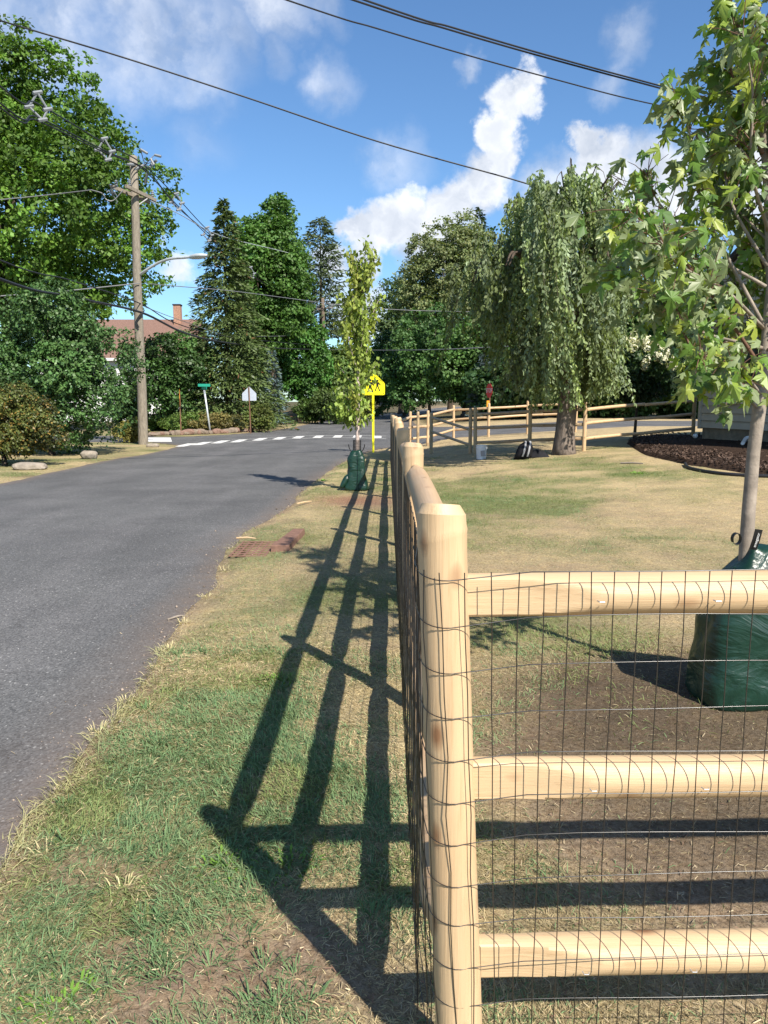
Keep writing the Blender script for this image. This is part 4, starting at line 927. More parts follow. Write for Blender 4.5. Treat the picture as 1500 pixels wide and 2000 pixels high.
def maple_leaf_shape(fold=.42, curl=.30, tw=0, sx=1.0):
    hp = [(.0, .0), (.10, .015), (.30, -.05), (.25, .08), (.19, .15), (.37, .19), (.54, .36), (.39, .38), (.33, .45), (.15, .345), (.14, .43), (.24, .60), (.145, .66), (.10, .79), (0, 1.0)]
    pts = hp+[(-x, y) for x, y in reversed(hp[1:-1])]
    V = [(0, .30, 0.0)]+[(x, y, -fold*abs(x)-curl*y*y+.07*math.sin(7*x+5*y)+tw*x*y) for x, y in [(a*sx, b) for a, b in pts]]
    n = len(pts); return np.array(V), [(0, i+1, (i+1) % n+1) for i in range(n)]
def near_maple():
    b = MAPLE.copy(); b[0] = 2.02; root = thing('young_maple_tree', 'young maple with grey trunk and large lobed leaves inside the wire fence', 'tree', b)
    Yt = b[1]
    tp = [at(1455, 1110, Yt), at(1462, 1000, Yt), at(1472, 880, Yt), at(1484, 790, Yt), at(1494, 690, Yt+.02), at(1505, 560, Yt+.05), at(1500, 400, Yt+.06), at(1490, 240, Yt+.05), at(1480, 90, Yt), at(1478, -120, Yt), at(1480, -380, Yt)]
    tr = [np.array((tp[0][0]-.02, Yt, b[2]-.05))]+tp
    mesh('trunk', *tube(tr, [.044, .038, .035, .033, .034, .026, .022, .019, .016, .012, .008, .004], 12), M['bark_young'], root, smooth=True)
    br = [([(1482,800),(1440,750),(1400,705),(1365,690)], (0, -.15, -.35, -.5)), ([(1488,720),(1400,590),(1300,470),(1225,410)], (0, -.1, -.3, -.45)), ([(1494,640),(1420,500),(1368,390),(1345,250),(1322,205)], (0, .0, -.1, -.15, -.2)),
          ([(1490,680),(1350,640),(1260,560),(1205,520)], (0, .15, .25, .3)), ([(1500,450),(1468,330),(1470,180),(1450,60)], (0, -.2, -.3, -.4)), ([(1486,760),(1380,725),(1320,620),(1260,540)], (0, .05, .1, .1)),
          ([(1498,520),(1430,400),(1410,300),(1400,270)], (0, .1, .25, .3)), ([(1490,640),(1420,570),(1330,520),(1290,470)], (0, -.35, -.7, -.8)), ([(1480,790),(1440,700),(1390,630),(1340,580)], (0, .2, .4, .5)), ([(1490,300),(1450,200),(1420,110),(1415,40)], (0, .1, .1, .1)),
          ([(1496,560),(1380,490),(1290,400),(1258,330)], (0, .1, .2, .2)), ([(1485,770),(1450,725),(1425,695)], (0, -.4, -.6)), ([(1500,350),(1440,280),(1400,180)], (0, .2, .35)), ([(1480,150),(1440,50),(1410,-60)], (0, -.1, -.1))]
    curves = []
    for px, dy in br: curves.append([at(u, v, Yt+d) for (u, v), d in zip(px, dy)])
    for i in range(40):                          # the rest of the crown, to the right and behind
        z = 1.65+3.0*rng.random()**1.3; a = rng.uniform(-2.0, 1.9); el = rng.uniform(.5, 1.0); L = rng.uniform(.7, 1.15)*(1.25-.14*z)
        s = np.array((np.interp(z, [t[2] for t in tr], [t[0] for t in tr]), Yt, z)); d = np.array((math.cos(a)*math.cos(el), math.sin(a)*math.cos(el), math.sin(el)))
        curves.append([s, s+d*L*.5, s+d*L+np.array((0, 0, .05))])
    LV, LF = maple_leaf_shape(); nodes = []; TW = MB()
    for ci, cv in enumerate(curves):
        pts = spline(cv, 6); mesh('branch', *tube(pts, list(np.linspace(.0105 if ci < 14 else .009, .0025, len(pts))), 6), M['twig'] if ci % 4 == 1 else M['bark_young'], root, smooth=True)
        pts = np.array(pts); n = len(pts); Lc = np.linalg.norm(pts[1:]-pts[:-1], axis=1).sum()
        for j in range(int(Lc/.027)):
            t = rng.uniform(.26, 1.0); i = min(n-2, int(t*(n-1))); p = pts[i]+(pts[i+1]-pts[i])*(t*(n-1)-i)
            d = unit(rng.normal(size=3)+np.array((0, 0, .1))+unit(pts[i+1]-pts[i])*.7); l = rng.uniform(.03, .20); e = p+d*l
            TW.add(*tube([p, p+d*l*.6+np.array((0, 0, .01)), e], [.0025, .002, .0014], 4, False))
            for q in range(rng.integers(1, 4)): nodes.append(e+rng.normal(0, .02, 3))
        for q in range(3): nodes.append(pts[-1]+rng.normal(0, .03, 3))
    TW.build('twigs', M['twig'], root, kind='stuff')
    nodes = np.array(nodes); n = len(nodes)
    # keep to the crown outline: leaves sit on the twigs, hanging
    sz = .05+.075*rng.random(n)**1.2
    ax = unit(np.stack([rng.normal(-.25, .55, n), rng.normal(-.1, .55, n), rng.normal(-.75, .35, n)], 1))
    nm = unit(np.stack([rng.normal(.1, .7, n), rng.normal(-.45, .6, n), rng.normal(.65, .5, n)], 1)); sd_ = unit(np.cross(ax, nm)); nm = np.cross(sd_, ax)
    pet = nodes+ax*.03
    inv = []
    for i in range(n):
        r = pet[i]-np.array((0, 0, EYE)); zc = r[1]*CP-r[2]*SP; u = 750+F*r[0]/zc; v = 1000-F*(r[2]*CP+r[1]*SP)/zc
        inv.append(sz[i]/zc if (-20 < u < 1500 and v > 0) else 0)
    big = np.argsort(-np.array(inv))[:300]; bigs = set(int(i) for i in big if inv[i] > 0)
    cols = [(.215, .265, .125), (.135, .24, .045), (.23, .32, .055), (.31, .37, .06), (.18, .23, .105), (.09, .17, .04)]
    me_var = []; shp = [maple_leaf_shape(*k)[0] for k in ((.42, .30, 0, 1), (.15, .45, .5, .95), (.75, .20, -.4, 1.0), (.35, .65, .3, .85), (.95, .45, .2, .9), (.1, .1, -.7, 1.05))]
    for c, LV in zip(cols, shp):
        o = mesh('leaf', LV, LF, M['leaf_near'], None, col=np.tile(np.array(c), (len(LV), 1))); me_var.append(o.data); bpy.data.objects.remove(o)
    Vs = []; Fs = []; Cs = []; off = np.array(root.location)
    for i in range(n):
        vi = int(rng.choice(6, p=(.24, .22, .20, .12, .14, .08)))
        A = np.stack([sd_[i], ax[i], nm[i]], 1)*sz[i]
        if i in bigs:
            o = bpy.data.objects.new('leaf', me_var[vi]); link(o, root)
            o.matrix_local = Matrix([[*A[0], pet[i][0]-off[0]], [*A[1], pet[i][1]-off[1]], [*A[2], pet[i][2]-off[2]], [0, 0, 0, 1]])
        else:
            k = len(Vs)*len(LV); Vs.append(shp[int(rng.integers(6))]@A.T+pet[i]); Fs.append(np.array(LF)+k); Cs.append(np.tile(np.array(cols[vi])*rng.uniform(.8, 1.2), (len(LV), 1)))
    mesh('foliage', np.concatenate(Vs), np.concatenate(Fs), M['leaf_near'], root, col=np.concatenate(Cs), kind='stuff')
    # watering bag
    w = thing('watering_bag', 'large dark green watering bag around the young maple behind the wire fence', 'bag', b)
    bag(w, (b[0]+.02, b[1], b[2]), [(0, .30, .20), (.03, .31, .21), (.20, .285, .20), (.45, .265, .19), (.58, .24, .18), (.70, .165, .14), (.80, .085, .09), (.86, .06, .065)], .05, 9, 72)
    # strap loop and printed strap at the top
    c = at(1438, 1052, Yt-.10); ca = []
    for t in np.linspace(-.4, 2*math.pi-.9, 16): ca.append(c+np.array((math.sin(t)*.024, .0, -math.cos(t)*.032-.0)))
    strip(ca, (0, 1, 0), .030, M['black'], 'strap_loop', w)
    s0, s1 = at(1470, 1073, Yt-.13), at(1482, 1034, Yt-.15); sd2 = unit(np.cross(s1-s0, np.array((0, 1., 0))))
    tg = strip([s0, s0*.5+s1*.5+np.array((0, -.004, 0)), s1], sd2, .040, M['black'], 'strap', w)
    up = unit(s1-s0); nrm = unit(np.cross(up, -sd2)); nrm = nrm if nrm[1] < 0 else -nrm
    yv = np.cross(nrm, up); m0 = (s0+s1)/2+nrm*.008+np.array((0, -.004, 0))
    text_mesh('treegator', .021, Matrix([[up[0], yv[0], nrm[0], m0[0]], [up[1], yv[1], nrm[1], m0[1]], [up[2], yv[2], nrm[2], m0[2]], [0, 0, 0, 1]]), M['white'], tg)
    mesh('trunk_collar', *tube([tp[0]+np.array((-.07, -.02, .01)), tp[0]+np.array((-.03, -.075, -.005)), tp[0]+np.array((.05, -.07, -.02)), tp[0]+np.array((.13, -.05, -.05))], .006, 6), M['bag'], w)
def leaf_under():
    t = NT('maple_leaf'); a = t.n('ShaderNodeVertexColor'); a.layer_name = 'Col'; g_ = t.n('ShaderNodeNewGeometry')
    c = t.mix(a.outputs[0], (.24, .30, .20), .0); m_ = t.n('ShaderNodeMix', data_type='RGBA'); t.L.new(g_.outputs['Backfacing'], m_.inputs['Factor']); t.L.new(a.outputs[0], m_.inputs[6])
    und = t.mix(a.outputs[0], (.25, .30, .21), .62); t.L.new(und, m_.inputs[7]); t.base(m_.outputs[2], .42, .4)
    tr = t.n('ShaderNodeBsdfTranslucent'); t.L.new(t.mix(a.outputs[0], (1.3, 1.35, .3), 1.0, 'MULTIPLY'), tr.inputs[0]); ms = t.n('ShaderNodeMixShader'); ms.inputs[0].default_value = .33
    t.L.new(t.b.outputs[0], ms.inputs[1]); t.L.new(tr.outputs[0], ms.inputs[2]); t.L.new(ms.outputs[0], t.out.inputs[0]); return t.m
M['leaf_near'] = leaf_under()
near_maple()

# ------------------------------------------------------------------ houses
def house_right():
    c = G(1366, 866); c = np.array((c[0], c[1], 0)); dw = unit(np.array((1, -3., 0))); dn = np.array((-dw[1], dw[0], 0)); dn = dn if dn[0] > 0 else -dn   # dn points into the house
    z0 = gz(c[0], c[1])-.15; W = 9.0; D = 8.0; zf = z0+.62; eave = 4.7; ridge = 7.6
    root = thing('clapboard_house', 'grey clapboard house gable behind the young maple', 'house', (c[0], c[1], z0))
    A = lambda s, d, z: c+dw*s+dn*d+np.array((0, 0, z))
    def prism(pts, d0, d1):                     # wall-plane polygon (s, z) extruded from depth d0 to d1
        n = len(pts); V = [A(s, d0, z) for s, z in pts]+[A(s, d1, z) for s, z in pts]
        return V, [tuple(range(n)), tuple(range(2*n-1, n-1, -1))]+[(i, i+n, (i+1) % n+n, (i+1) % n) for i in range(n)]
    def part(name, pts, d0, d1, mat, par=root): V, Fc = prism(pts, d0, d1); return mesh(name, V, Fc, mat, par)
    part('foundation', [(0.03, z0-.4), (W-.03, z0-.4), (W-.03, zf), (.03, zf)], .05, D-.1, M['found'])
    part('wall_core', [(0.02, zf), (W-.02, zf), (W-.02, eave), (W/2, ridge), (.02, eave)], .03, D, M['siding'])
    bh = .205; z = zf-.02; i = 0
    win = (1.05, 2.35, 1.62, 3.15)
    while z < ridge-.25:
        zt = z+bh-.03; lo = .0; hi = W
        if zt > eave: f = (zt-eave)/(ridge-eave); lo = W/2*f; hi = W-W/2*f
        for a, b in ([(lo, win[0]), (win[1], hi)] if (zt > win[2] and z < win[3]) else [(lo, hi)]):
            if b-a < .1: continue
            V = [A(a, -.050, z), A(b, -.050, z), A(b, .028, z), A(a, .028, z), A(a, -.018, zt+.012), A(b, -.018, zt+.012), A(b, .028, zt+.012), A(a, .028, zt+.012)]
            mesh('clapboard', V, [(0, 1, 2, 3), (7, 6, 5, 4), (0, 4, 5, 1), (1, 5, 6, 2), (2, 6, 7, 3), (3, 7, 4, 0)], M['siding'], root)
        z += bh
    part('corner_board', [(-.05, zf-.05), (.05, zf-.05), (.05, eave), (-.05, eave)], -.065, .06, M['siding'])
    f = part('window', [(win[0], win[2]), (win[1], win[2]), (win[1], win[3]), (win[0], win[3])], -.06, .05, M['white'])
    mz = (win[2]+win[3])/2
    for a, b in ((win[2]+.07, mz-.03), (mz+.03, win[3]-.07)): part('pane', [(win[0]+.08, a), (win[1]-.08, a), (win[1]-.08, b), (win[0]+.08, b)], -.064, -.05, M['glass'], f)
    part('sill', [(win[0]-.08, win[2]-.06), (win[1]+.08, win[2]-.06), (win[1]+.08, win[2]), (win[0]-.08, win[2])], -.14, -.061, M['white'], f)
    V = [A(win[0]-.25, -.02, 3.62), A(win[1]+.6, -.02, 3.62), A(win[1]+.6, -.75, 3.18), A(win[0]-.25, -.75, 3.18)]; V += [v+np.array((0, 0, -.07)) for v in V]
    mesh('awning', V, [(0, 1, 2, 3), (7, 6, 5, 4), (0, 4, 5, 1), (1, 5, 6, 2), (2, 6, 7, 3), (3, 7, 4, 0)], M['roof_dark'], root)
    for sgn in (0, 1):
        e = -.2 if sgn == 0 else W+.2; ez = eave-.2*(ridge-eave)/(W/2)
        V = [A(e, -.14, ez), A(W/2, -.14, ridge+.02), A(W/2, D+.4, ridge+.02), A(e, D+.4, ez)]; V += [v+np.array((0, 0, .14)) for v in V]
        mesh('roof_slope', V, [(3, 2, 1, 0), (4, 5, 6, 7), (0, 1, 5, 4), (1, 2, 6, 5), (2, 3, 7, 6), (3, 0, 4, 7)], M['roof_dark'], root)
    # downspout elbow lying out on the mulch
    p0 = A(2.2, -.12, zf+.2); mesh('downspout', *tube([p0+np.array((0, 0, 1.6)), p0, p0+np.array((0, 0, -.32)), p0-dn*.35+np.array((0, 0, -.42)), p0-dn*1.0+dw*.6+np.array((0, 0, -.5))], .045, 8), M['white'], root)
    return A
HA = house_right()

def house_far():
    Y0 = 66; a = at(150, 790, Y0); b_ = at(372, 790, Y0); z0 = gz(a[0], Y0)
    root = thing('white_house', 'white house with brown roof and brick chimney behind the trees', 'house', (a[0], Y0, z0))
    xl, xr = a[0]-3, b_[0]; ez = at(250, 702, Y0)[2]; rzv = at(320, 628, Y0+4)[2]
    mesh('wall', *box(((xl+xr)/2, Y0+4, (z0+ez)/2), (xr-xl, 8, ez-z0)), M['white'], root)
    V = [(xl-.4, Y0-.5, ez-.1), (xr+.3, Y0-.5, ez-.1), (xr+.3, Y0+4, rzv), (xl-.4, Y0+4, rzv), (xr+.3, Y0+8.5, ez-.1), (xl-.4, Y0+8.5, ez-.1)]
    mesh('roof', V+[(x, y, z+.18) for x, y, z in V], [(0, 1, 2, 3), (3, 2, 4, 5), (6, 9, 8, 7), (9, 11, 10, 8), (0, 6, 7, 1), (1, 7, 8, 2), (2, 8, 10, 4), (4, 10, 11, 5), (5, 11, 9, 3), (3, 9, 6, 0)], M['roof_brown'], root)
    mesh('fascia', *box(((xl+xr)/2, Y0-.53, ez-.02), (xr-xl+.7, .05, .22)), M['white'], root)
    ch = at(348, 640, Y0+3.6); ct = at(348, 597, Y0+3.6)[2]
    c = mesh('chimney', *bbox((ch[0], Y0+3.6, (ct+ez)/2), (.62, .62, ct-ez), .02), M['brick'], root); mesh('chimney_cap', *bbox((ch[0], Y0+3.6, ct+.05), (.72, .72, .12), .02), M['roof_dark'], c)
house_far()

# ------------------------------------------------------------------ utility poles and cables
def insul(p, s=1.0):
    V = []; Fc = []; n = 10; pr = [(0, .02), (.03, .05), (.06, .03), (.09, .055), (.12, .035), (.15, .05), (.19, .015)]
    for z, r in pr:
        for k in range(n): a = 2*math.pi*k/n; V.append((p[0]+math.cos(a)*r*s, p[1]+math.sin(a)*r*s, p[2]+z*s))
    for i in range(len(pr)-1):
        for k in range(n): x, y = i*n+k, i*n+(k+1) % n; Fc.append((x, y, y+n, x+n))
    Fc.append(tuple((len(pr)-1)*n+k for k in range(n))); return V, Fc
def bracket_cluster(p, s, seed):
    rs = random.Random(seed); b = MB(); p = np.asarray(p, float)
    for i in range(9):
        q = p+np.array((rs.uniform(-.45, .45), rs.uniform(-.5, .5), rs.uniform(-.5, .5)))*s; e = q+np.array((rs.uniform(-.35, .35), rs.uniform(-.3, .3), rs.uniform(-.35, .35)))*s
        b.add(*tube([p, q], .018, 5)); b.add(*tube([q, e], .05*s, 6))
    return b
pb = G(280, 868); ptop = at(260, 305, pb[1])
pole1 = thing('utility_pole', 'weathered wooden utility pole with crossarm and street lamp at the near left corner', 'utility pole', pb)
def pole_mesh(b, t, r0, r1): return tube([b+np.array((0, 0, -.1))]+[b+(t-b)*f+np.array((.02*math.sin(f*9), 0, 0)) for f in (0, .2, .4, .6, .8, 1)], [r0*1.05]+list(np.linspace(r0, r1, 6)), 14)
mesh('shaft', *pole_mesh(pb, ptop, .20, .15), M['pole'], pole1, smooth=True)
Yp = pb[1]
def px(u, v, dY=0): return at(u, v, Yp+dY)
ca = [(at(222, 363, Yp-1.0), at(296, 394, Yp+.5), -.14), (at(240, 364, Yp-.9), at(298, 392, Yp+.8), .16)]
arms = []
for a, b_, dy in ca:
    d = unit(b_-a); V = []; s_ = np.cross(d, (0, 0, 1.)); s_ /= np.linalg.norm(s_); off = s_*dy*.9
    for p in (a+off, b_+off): V += [p+s_*.05*i+np.array((0, 0, .065*j)) for i, j in ((-1, -1), (1, -1), (1, 1), (-1, 1))]
    arms.append(mesh('crossarm', V, [(0, 1, 2, 3), (7, 6, 5, 4), (0, 4, 5, 1), (1, 5, 6, 2), (2, 6, 7, 3), (3, 7, 4, 0)], M['pole'], pole1))
    for f in (.12, .9):
        mesh('insulator', *insul(a+off+(b_-a)*f+np.array((0, 0, .065)), 1.3), M['grey_plastic'], arms[-1])
mesh('brace', *tube([px(288, 388, .2), px(268, 402)], .025, 6), M['metal_grey'], pole1)
bracket_cluster(px(283, 322, .3), 1.05, 4).build('cable_bracket', M['grey_plastic'], pole1)
bracket_cluster(px(218, 378, -.9), .5, 6).build('insulator_bracket', M['grey_plastic'], pole1)
mesh('jumper_wire', *tube(spline([px(178, 371, -1), px(200, 378, -1), px(208, 390, -1), px(222, 391, -.9), px(240, 372, -.9)], 5), .022, 5), M['cable_grey'], pole1)
la = [px(273, 537), px(285, 528, -.3), px(310, 513, -.6), px(335, 505, -1.0), px(360, 503, -1.3), px(378, 501, -1.5)]
arm = mesh('lamp_arm', *tube(spline(la, 5), .055, 8), M['pipe'], pole1, smooth=True)
lh = px(384, 501, -1.55); hd = unit(la[-1]-la[-2]); V = []; Fc = []
for i, (t, w, h) in enumerate(((-.35, .06, .05), (-.2, .12, .09), (.05, .19, .11), (.3, .19, .09), (.48, .10, .05), (.52, .02, .02))):
    for k in range(12): a = 2*math.pi*k/12; V.append(lh+hd*t+np.array((-hd[1], hd[0], 0))*math.cos(a)*w+np.array((0, 0, math.sin(a)*h)))
for i in range(5):
    for k in range(12): x, y = i*12+k, i*12+(k+1) % 12; Fc.append((x, y, y+12, x+12))
mesh('lamp_head', V, Fc, M['pipe'], arm, smooth=True)
for v in (0.62, .78): pass
mesh('pole_bands', *tube(spline([px(271, 640, -.25), px(267, 628, -.27), px(275, 615, -.25), px(282, 606, -.2)], 4), .03, 6), M['cable'], pole1)
# the far pole
p2 = put(634, 70); p2t = at(630, 582, 70)
pole2 = thing('utility_pole', 'distant reddish-brown utility pole in front of the ragged pine', 'utility pole', p2)
mesh('shaft', *pole_mesh(p2, p2t, .19, .14), M['bark'], pole2, smooth=True)
for k, (u, v) in enumerate(((600, 603), (618, 602), (645, 600))): bracket_cluster(at(u, v, 70), .85, k).build('cable_bracket', M['grey_plastic'], pole2)
mesh('crossarm', *tube([at(598, 607, 70.2), at(650, 601, 69.8)], .07, 6), M['pole'], pole2)
# the pole outside the frame on the left that carries the near ends
p0 = np.array((-10.7, 11.2, gz(-10.7, 11.2))); pole0 = thing('utility_pole', 'wooden utility pole at the roadside before the yew shrub', 'utility pole', p0)
mesh('shaft', *pole_mesh(p0, p0+np.array((0, 0, 11.2)), .20, .15), M['pole'], pole0, smooth=True)
mesh('crossarm', *tube([p0+np.array((-1, -.3, 9.9)), p0+np.array((1, .3, 9.9))], .07, 6), M['pole'], pole0)
def cable(label, pts, r, mat='cable', sub=8, group=None, name='overhead_cable'):
    P = spline(pts, sub); c = np.asarray(pts[0], float)
    return tag(mesh(name, *tube(P, r, 6), M[mat], None, origin=c), label, 'cable', group)
def img(uvY): return [at(u, v, Y) for u, v, Y in uvY]
# street-side communication cables: near pole -> corner pole -> far pole
cable('thick black cable bundle sagging low across to the corner utility pole and beyond', [p0+np.array((.15, 0, 5.6))]+img([(0, 545, 20.8), (140, 580, 26), (275, 610, Yp-.25), (360, 650, 36.5), (440, 669, 44), (540, 680, 55), (634, 683, 69.6)]), .045)
cable('thinner black cable running just above the thick bundle to the corner pole', [p0+np.array((.15, 0, 6.1))]+img([(0, 508, 20.8), (140, 548, 26), (272, 592, Yp-.25), (340, 630, 37), (430, 655, 44), (540, 668, 55), (634, 676, 69.6)]), .022)
cable('grey cable crossing from the far pole to the trees on the right', img([(634, 683, 69.6), (760, 684, 60), (875, 682, 52), (1000, 676, 48)]), .035, 'cable_grey')
cable('grey service line passing over the crossing towards the right', [at(283, 552, Yp-.1)]+img([(310, 556, 34), (450, 568, 40), (560, 582, 47), (670, 596, 52), (800, 606, 55), (1000, 610, 55)]), .020, 'cable_grey')
cable('pale guy line slanting from the crossarm down to the far trees', [px(288, 390, .5)]+img([(350, 418, 37), (430, 460, 46), (540, 488, 56), (620, 508, 66)]), .020, 'pipe')
cable('thin line from the corner pole leftwards to the holly hedge', img([(273, 553, Yp-.2), (150, 566, 31), (60, 574, 30), (-60, 582, 29)]), .022, 'cable_grey')
cable('thin line under the street lamp from pole to pole', [at(284, 600, Yp-.1)]+img([(360, 628, 38), (450, 655, 48), (560, 656, 60), (634, 652, 69.6)]), .014, 'cable_grey')
cable('line from the crossarm leftwards in front of the huge maple', [px(178, 371, -1)]+img([(100, 380, 31.5), (0, 390, 31), (-80, 396, 30)]), .018, 'cable_grey')
# spacer cables along the street
sp_runs = []
for k, (o, lab) in enumerate((((0, 0), 'upper'), ((0, 24), 'lower'), ((8, 30), 'outer'))):
    P = [p0+np.array((.1*k, 0, 10.9-.4*k))]+img([(0, 168+o[1]*1.4, 20.8), (75, 203+o[1]*1.1, 23.5), (205, 280+o[1]*.6, 29.5), (278+o[0], 320+o[1]*.4, Yp+.2), (345, 385+o[1]*.6, 38), (408+o[0], 452+o[1]*.4, 45), (490, 527+o[1]*.3, 55), (560, 575+o[1]*.2, 63), (632, 598+o[1]*.2, 69.8)])
    sp_runs.append(P); cable(lab+' black cable of the spacer line strung between the utility poles', P, .022)
for (u, v, Y) in ((75, 207, 23.5), (205, 290, 29.5), (345, 392, 38), (405, 455, 45), (490, 530, 55), (560, 580, 63)):
    b = MB(); c = at(u, v+4, Y); s = .32*(1 if Y < 60 else 1.1)
    dm_ = [c+np.array((0, 0, s*1.3)), c+np.array((s*.7, .1, 0)), c+np.array((.1, 0, -s*1.0)), c+np.array((-s*.7, -.1, 0))]
    for i in range(4): b.add(*tube([dm_[i], dm_[(i+1) % 4]], .032, 6))
    for q in dm_: b.add(*tube([q-np.array((.09, .09, .05)), q+np.array((.09, .09, .05))], .055, 6))
    names = {75: 'grey cable spacer before the crown of the huge maple', 205: 'grey cable spacer just left of the corner pole top', 345: 'grey cable spacer against the blue sky beside the corner pole', 405: 'grey cable spacer at the tip of the tall spruce', 490: 'grey cable spacer before the tall dark broadleaf tree', 560: 'grey cable spacer nearest the far utility pole'}
    o = b.build('cable_spacer', M['grey_plastic'], None, origin=c); tag(o, names[u], 'cable spacer', 'spacers on the street cables')
# service drops overhead to the house on the right
cable('single black service cable crossing the sky to the weeping tree', [p0+np.array((.15, 0, 8.3))]+img([(0, 40, 18.5), (240, 112, 19.5), (480, 190, 20.3), (740, 277, 21), (1000, 350, 21.7), (1260, 424, 22)])+[HA(2.6, -.03, 6.1)], .019)
for k, (o, lb) in enumerate((((560, 1260, 0, 200), 'lowest of the three thin cables crossing the top of the sky'), ((690, 1400, 0, 199), 'middle cable of the pair crossing the top right sky'), ((712, 1402, 0, 195), 'uppermost cable of the pair crossing the top right sky'))):
    u0, u1, v0, v1 = o; P = [p0+np.array((.1, 0, 10.0+.2*k))]
    for f in (0, .25, .5, .75, 1.0): P.append(at(u0+(u1-u0)*f, v0+(v1-v0)*f+14*4*f*(1-f)*.5-0, 17+5*f))
    P.append(at(u1+(u1-u0)*.35, v1+(v1-v0)*.24, 23.5)); cable(lb, P, .016 if k == 0 else .020)

# ------------------------------------------------------------------ signs
def plate(name, pts, th, c, mat, parent, face=(0, -1, 0), r=0):
    f = unit(np.array(face, float)); s = np.array((-f[1], f[0], 0)); c = np.asarray(c, float); n = len(pts)
    V = [c+s*x+np.array((0, 0, z)) for x, z in pts]+[c+s*x+np.array((0, 0, z))-f*th for x, z in pts]
    return mesh(name, V, [tuple(range(n)), tuple(range(2*n-1, n-1, -1))]+[(i, i+n, (i+1) % n+n, (i+1) % n) for i in range(n)], mat, parent)
def rounded(pts, r, k=4):
    out = []; n = len(pts)
    for i in range(n):
        p, a, b = (np.array(q, float) for q in (pts[i], pts[i-1], pts[(i+1) % n])); da = (a-p)/np.linalg.norm(a-p); db = (b-p)/np.linalg.norm(b-p)
        for j in range(k+1):
            t = j/k; out.append(tuple((p+da*r)*(1-t)**2+2*p*t*(1-t)+(p+db*r)*t*t))
    return out
PENT = [(-.39, -.38), (.39, -.38), (.39, .02), (0, .40), (-.39, .02)]
def ring(pts_o, pts_i, c, parent, mat, name):
    n = len(pts_o); V = [c+np.array((x, 0, z)) for x, z in pts_o]+[c+np.array((x, 0, z)) for x, z in pts_i]
    return mesh(name, V, [(i, (i+1) % n, (i+1) % n+n, i+n) for i in range(n)], mat, parent)
yb = G(729, 884); ys = thing('school_crossing_sign', 'bright yellow five-sided crossing sign on yellow post behind the verge tree', 'sign', yb)
zc = at(731, 750, yb[1])[2]; yc = np.array((yb[0]+.02, yb[1], zc))
pl = plate('sign_panel', rounded(PENT, .06), .006, yc+np.array((0, -.035, 0)), M['yellow'], ys)
ro = rounded([(x*.93, z*.93) for x, z in PENT], .05); ri = rounded([(x*.89, z*.89) for x, z in PENT], .045)
ring(ro, ri, yc+np.array((0, -.038, 0)), pl, M['black'], 'border_line')
def blob2(cx, cz, r, n=12): return [(cx+math.cos(2*math.pi*k/n)*r, cz+math.sin(2*math.pi*k/n)*r) for k in range(n)]
for dx, s in ((-.12, 1.0), (.13, .85)):
    for pts in (blob2(dx, .13*s, .045*s), [(dx-.05*s, .07*s), (dx+.05*s, .07*s), (dx+.045*s, -.1*s), (dx-.045*s, -.1*s)], [(dx-.045*s, -.1*s), (dx, -.1*s), (dx-.07*s, -.30*s), (dx-.115*s, -.29*s)], [(dx, -.1*s), (dx+.045*s, -.1*s), (dx+.12*s, -.28*s), (dx+.075*s, -.30*s)], [(dx+.05*s, .07*s), (dx+.15*s, -.04*s), (dx+.12*s, -.07*s), (dx+.04*s, .01*s)]):
        plate('walking_figure', pts, .001, yc+np.array((0, -.0378, 0)), M['black'], pl)
mesh('sign_post', *box((yb[0], yb[1]-.01, (yb[2]+zc+.3)/2), (.075, .035, zc+.3-yb[2])), M['yellow'], ys)
def simple_sign(name, label, u, vbase, postw, mat):
    b = put(u, vbase); t = thing(name, label, 'sign', b); return b, t
b, t = simple_sign('pedestrian_sign', 'grey back of a five-sided sign on a rusty post at the far corner', 488, 42.7, .05, None)
zc = at(486, 769, b[1])[2]; top = at(485, 757, b[1])[2]
pl = plate('sign_panel', rounded(PENT, .05), .006, (b[0]-.03, b[1]+.03, zc), M['sign_back'], t); mesh('sign_post', *tube([b, (b[0]-.04, b[1], zc+.36)], .035, 6), M['sign_post'], t)
b, t = simple_sign('street_name_sign', 'leaning pale post with green street name blades by the stone border', 409, 42.2, .05, None)
tp_ = at(399, 762, b[1]); mesh('sign_post', *tube([b, tp_], .05, 8), M['pipe'], t, smooth=True)
for rz, dz in ((-.95, .10), (.35, .26)): mesh('name_blade', *bbox((tp_[0], tp_[1], tp_[2]+dz), (.66, .03, .15), .008, rz), M['sign_green'], t)
b, t = simple_sign('warning_sign', 'amber diamond sign seen nearly edge-on before the evergreen bush', 351, 42.6, .05, None)
zc = at(351, 778, b[1])[2]; plate('sign_panel', rounded([(0, -.5), (.5, 0), (0, .5), (-.5, 0)], .05), .01, (b[0], b[1], zc), M['orange'], t, face=(-.97, -.22, 0)); mesh('sign_post', *tube([b, (b[0], b[1]+.03, zc+.4)], .035, 6), M['sign_post'], t)
b = put(955, 46); t = thing('stop_sign', 'red stop sign seen nearly edge-on behind the pale rail fence', 'sign', b)
zc = at(956, 763, 46)[2]; oc = [(math.cos(math.pi/8+k*math.pi/4)*.44, math.sin(math.pi/8+k*math.pi/4)*.44) for k in range(8)]
fs = np.array((-.955, -.30, 0)); pl = plate('sign_panel', oc, .01, (b[0], b[1], zc), M['red'], t, face=tuple(fs))
yv = np.array((0, 0, 1.)); xv = np.array((-fs[1], fs[0], 0)); m0 = np.array((b[0], b[1], zc))+fs*.006
text_mesh('STOP', .36, Matrix([[xv[0], yv[0], fs[0], m0[0]], [xv[1], yv[1], fs[1], m0[1]], [xv[2], yv[2], fs[2], m0[2]], [0, 0, 0, 1]]), M['white'], pl)
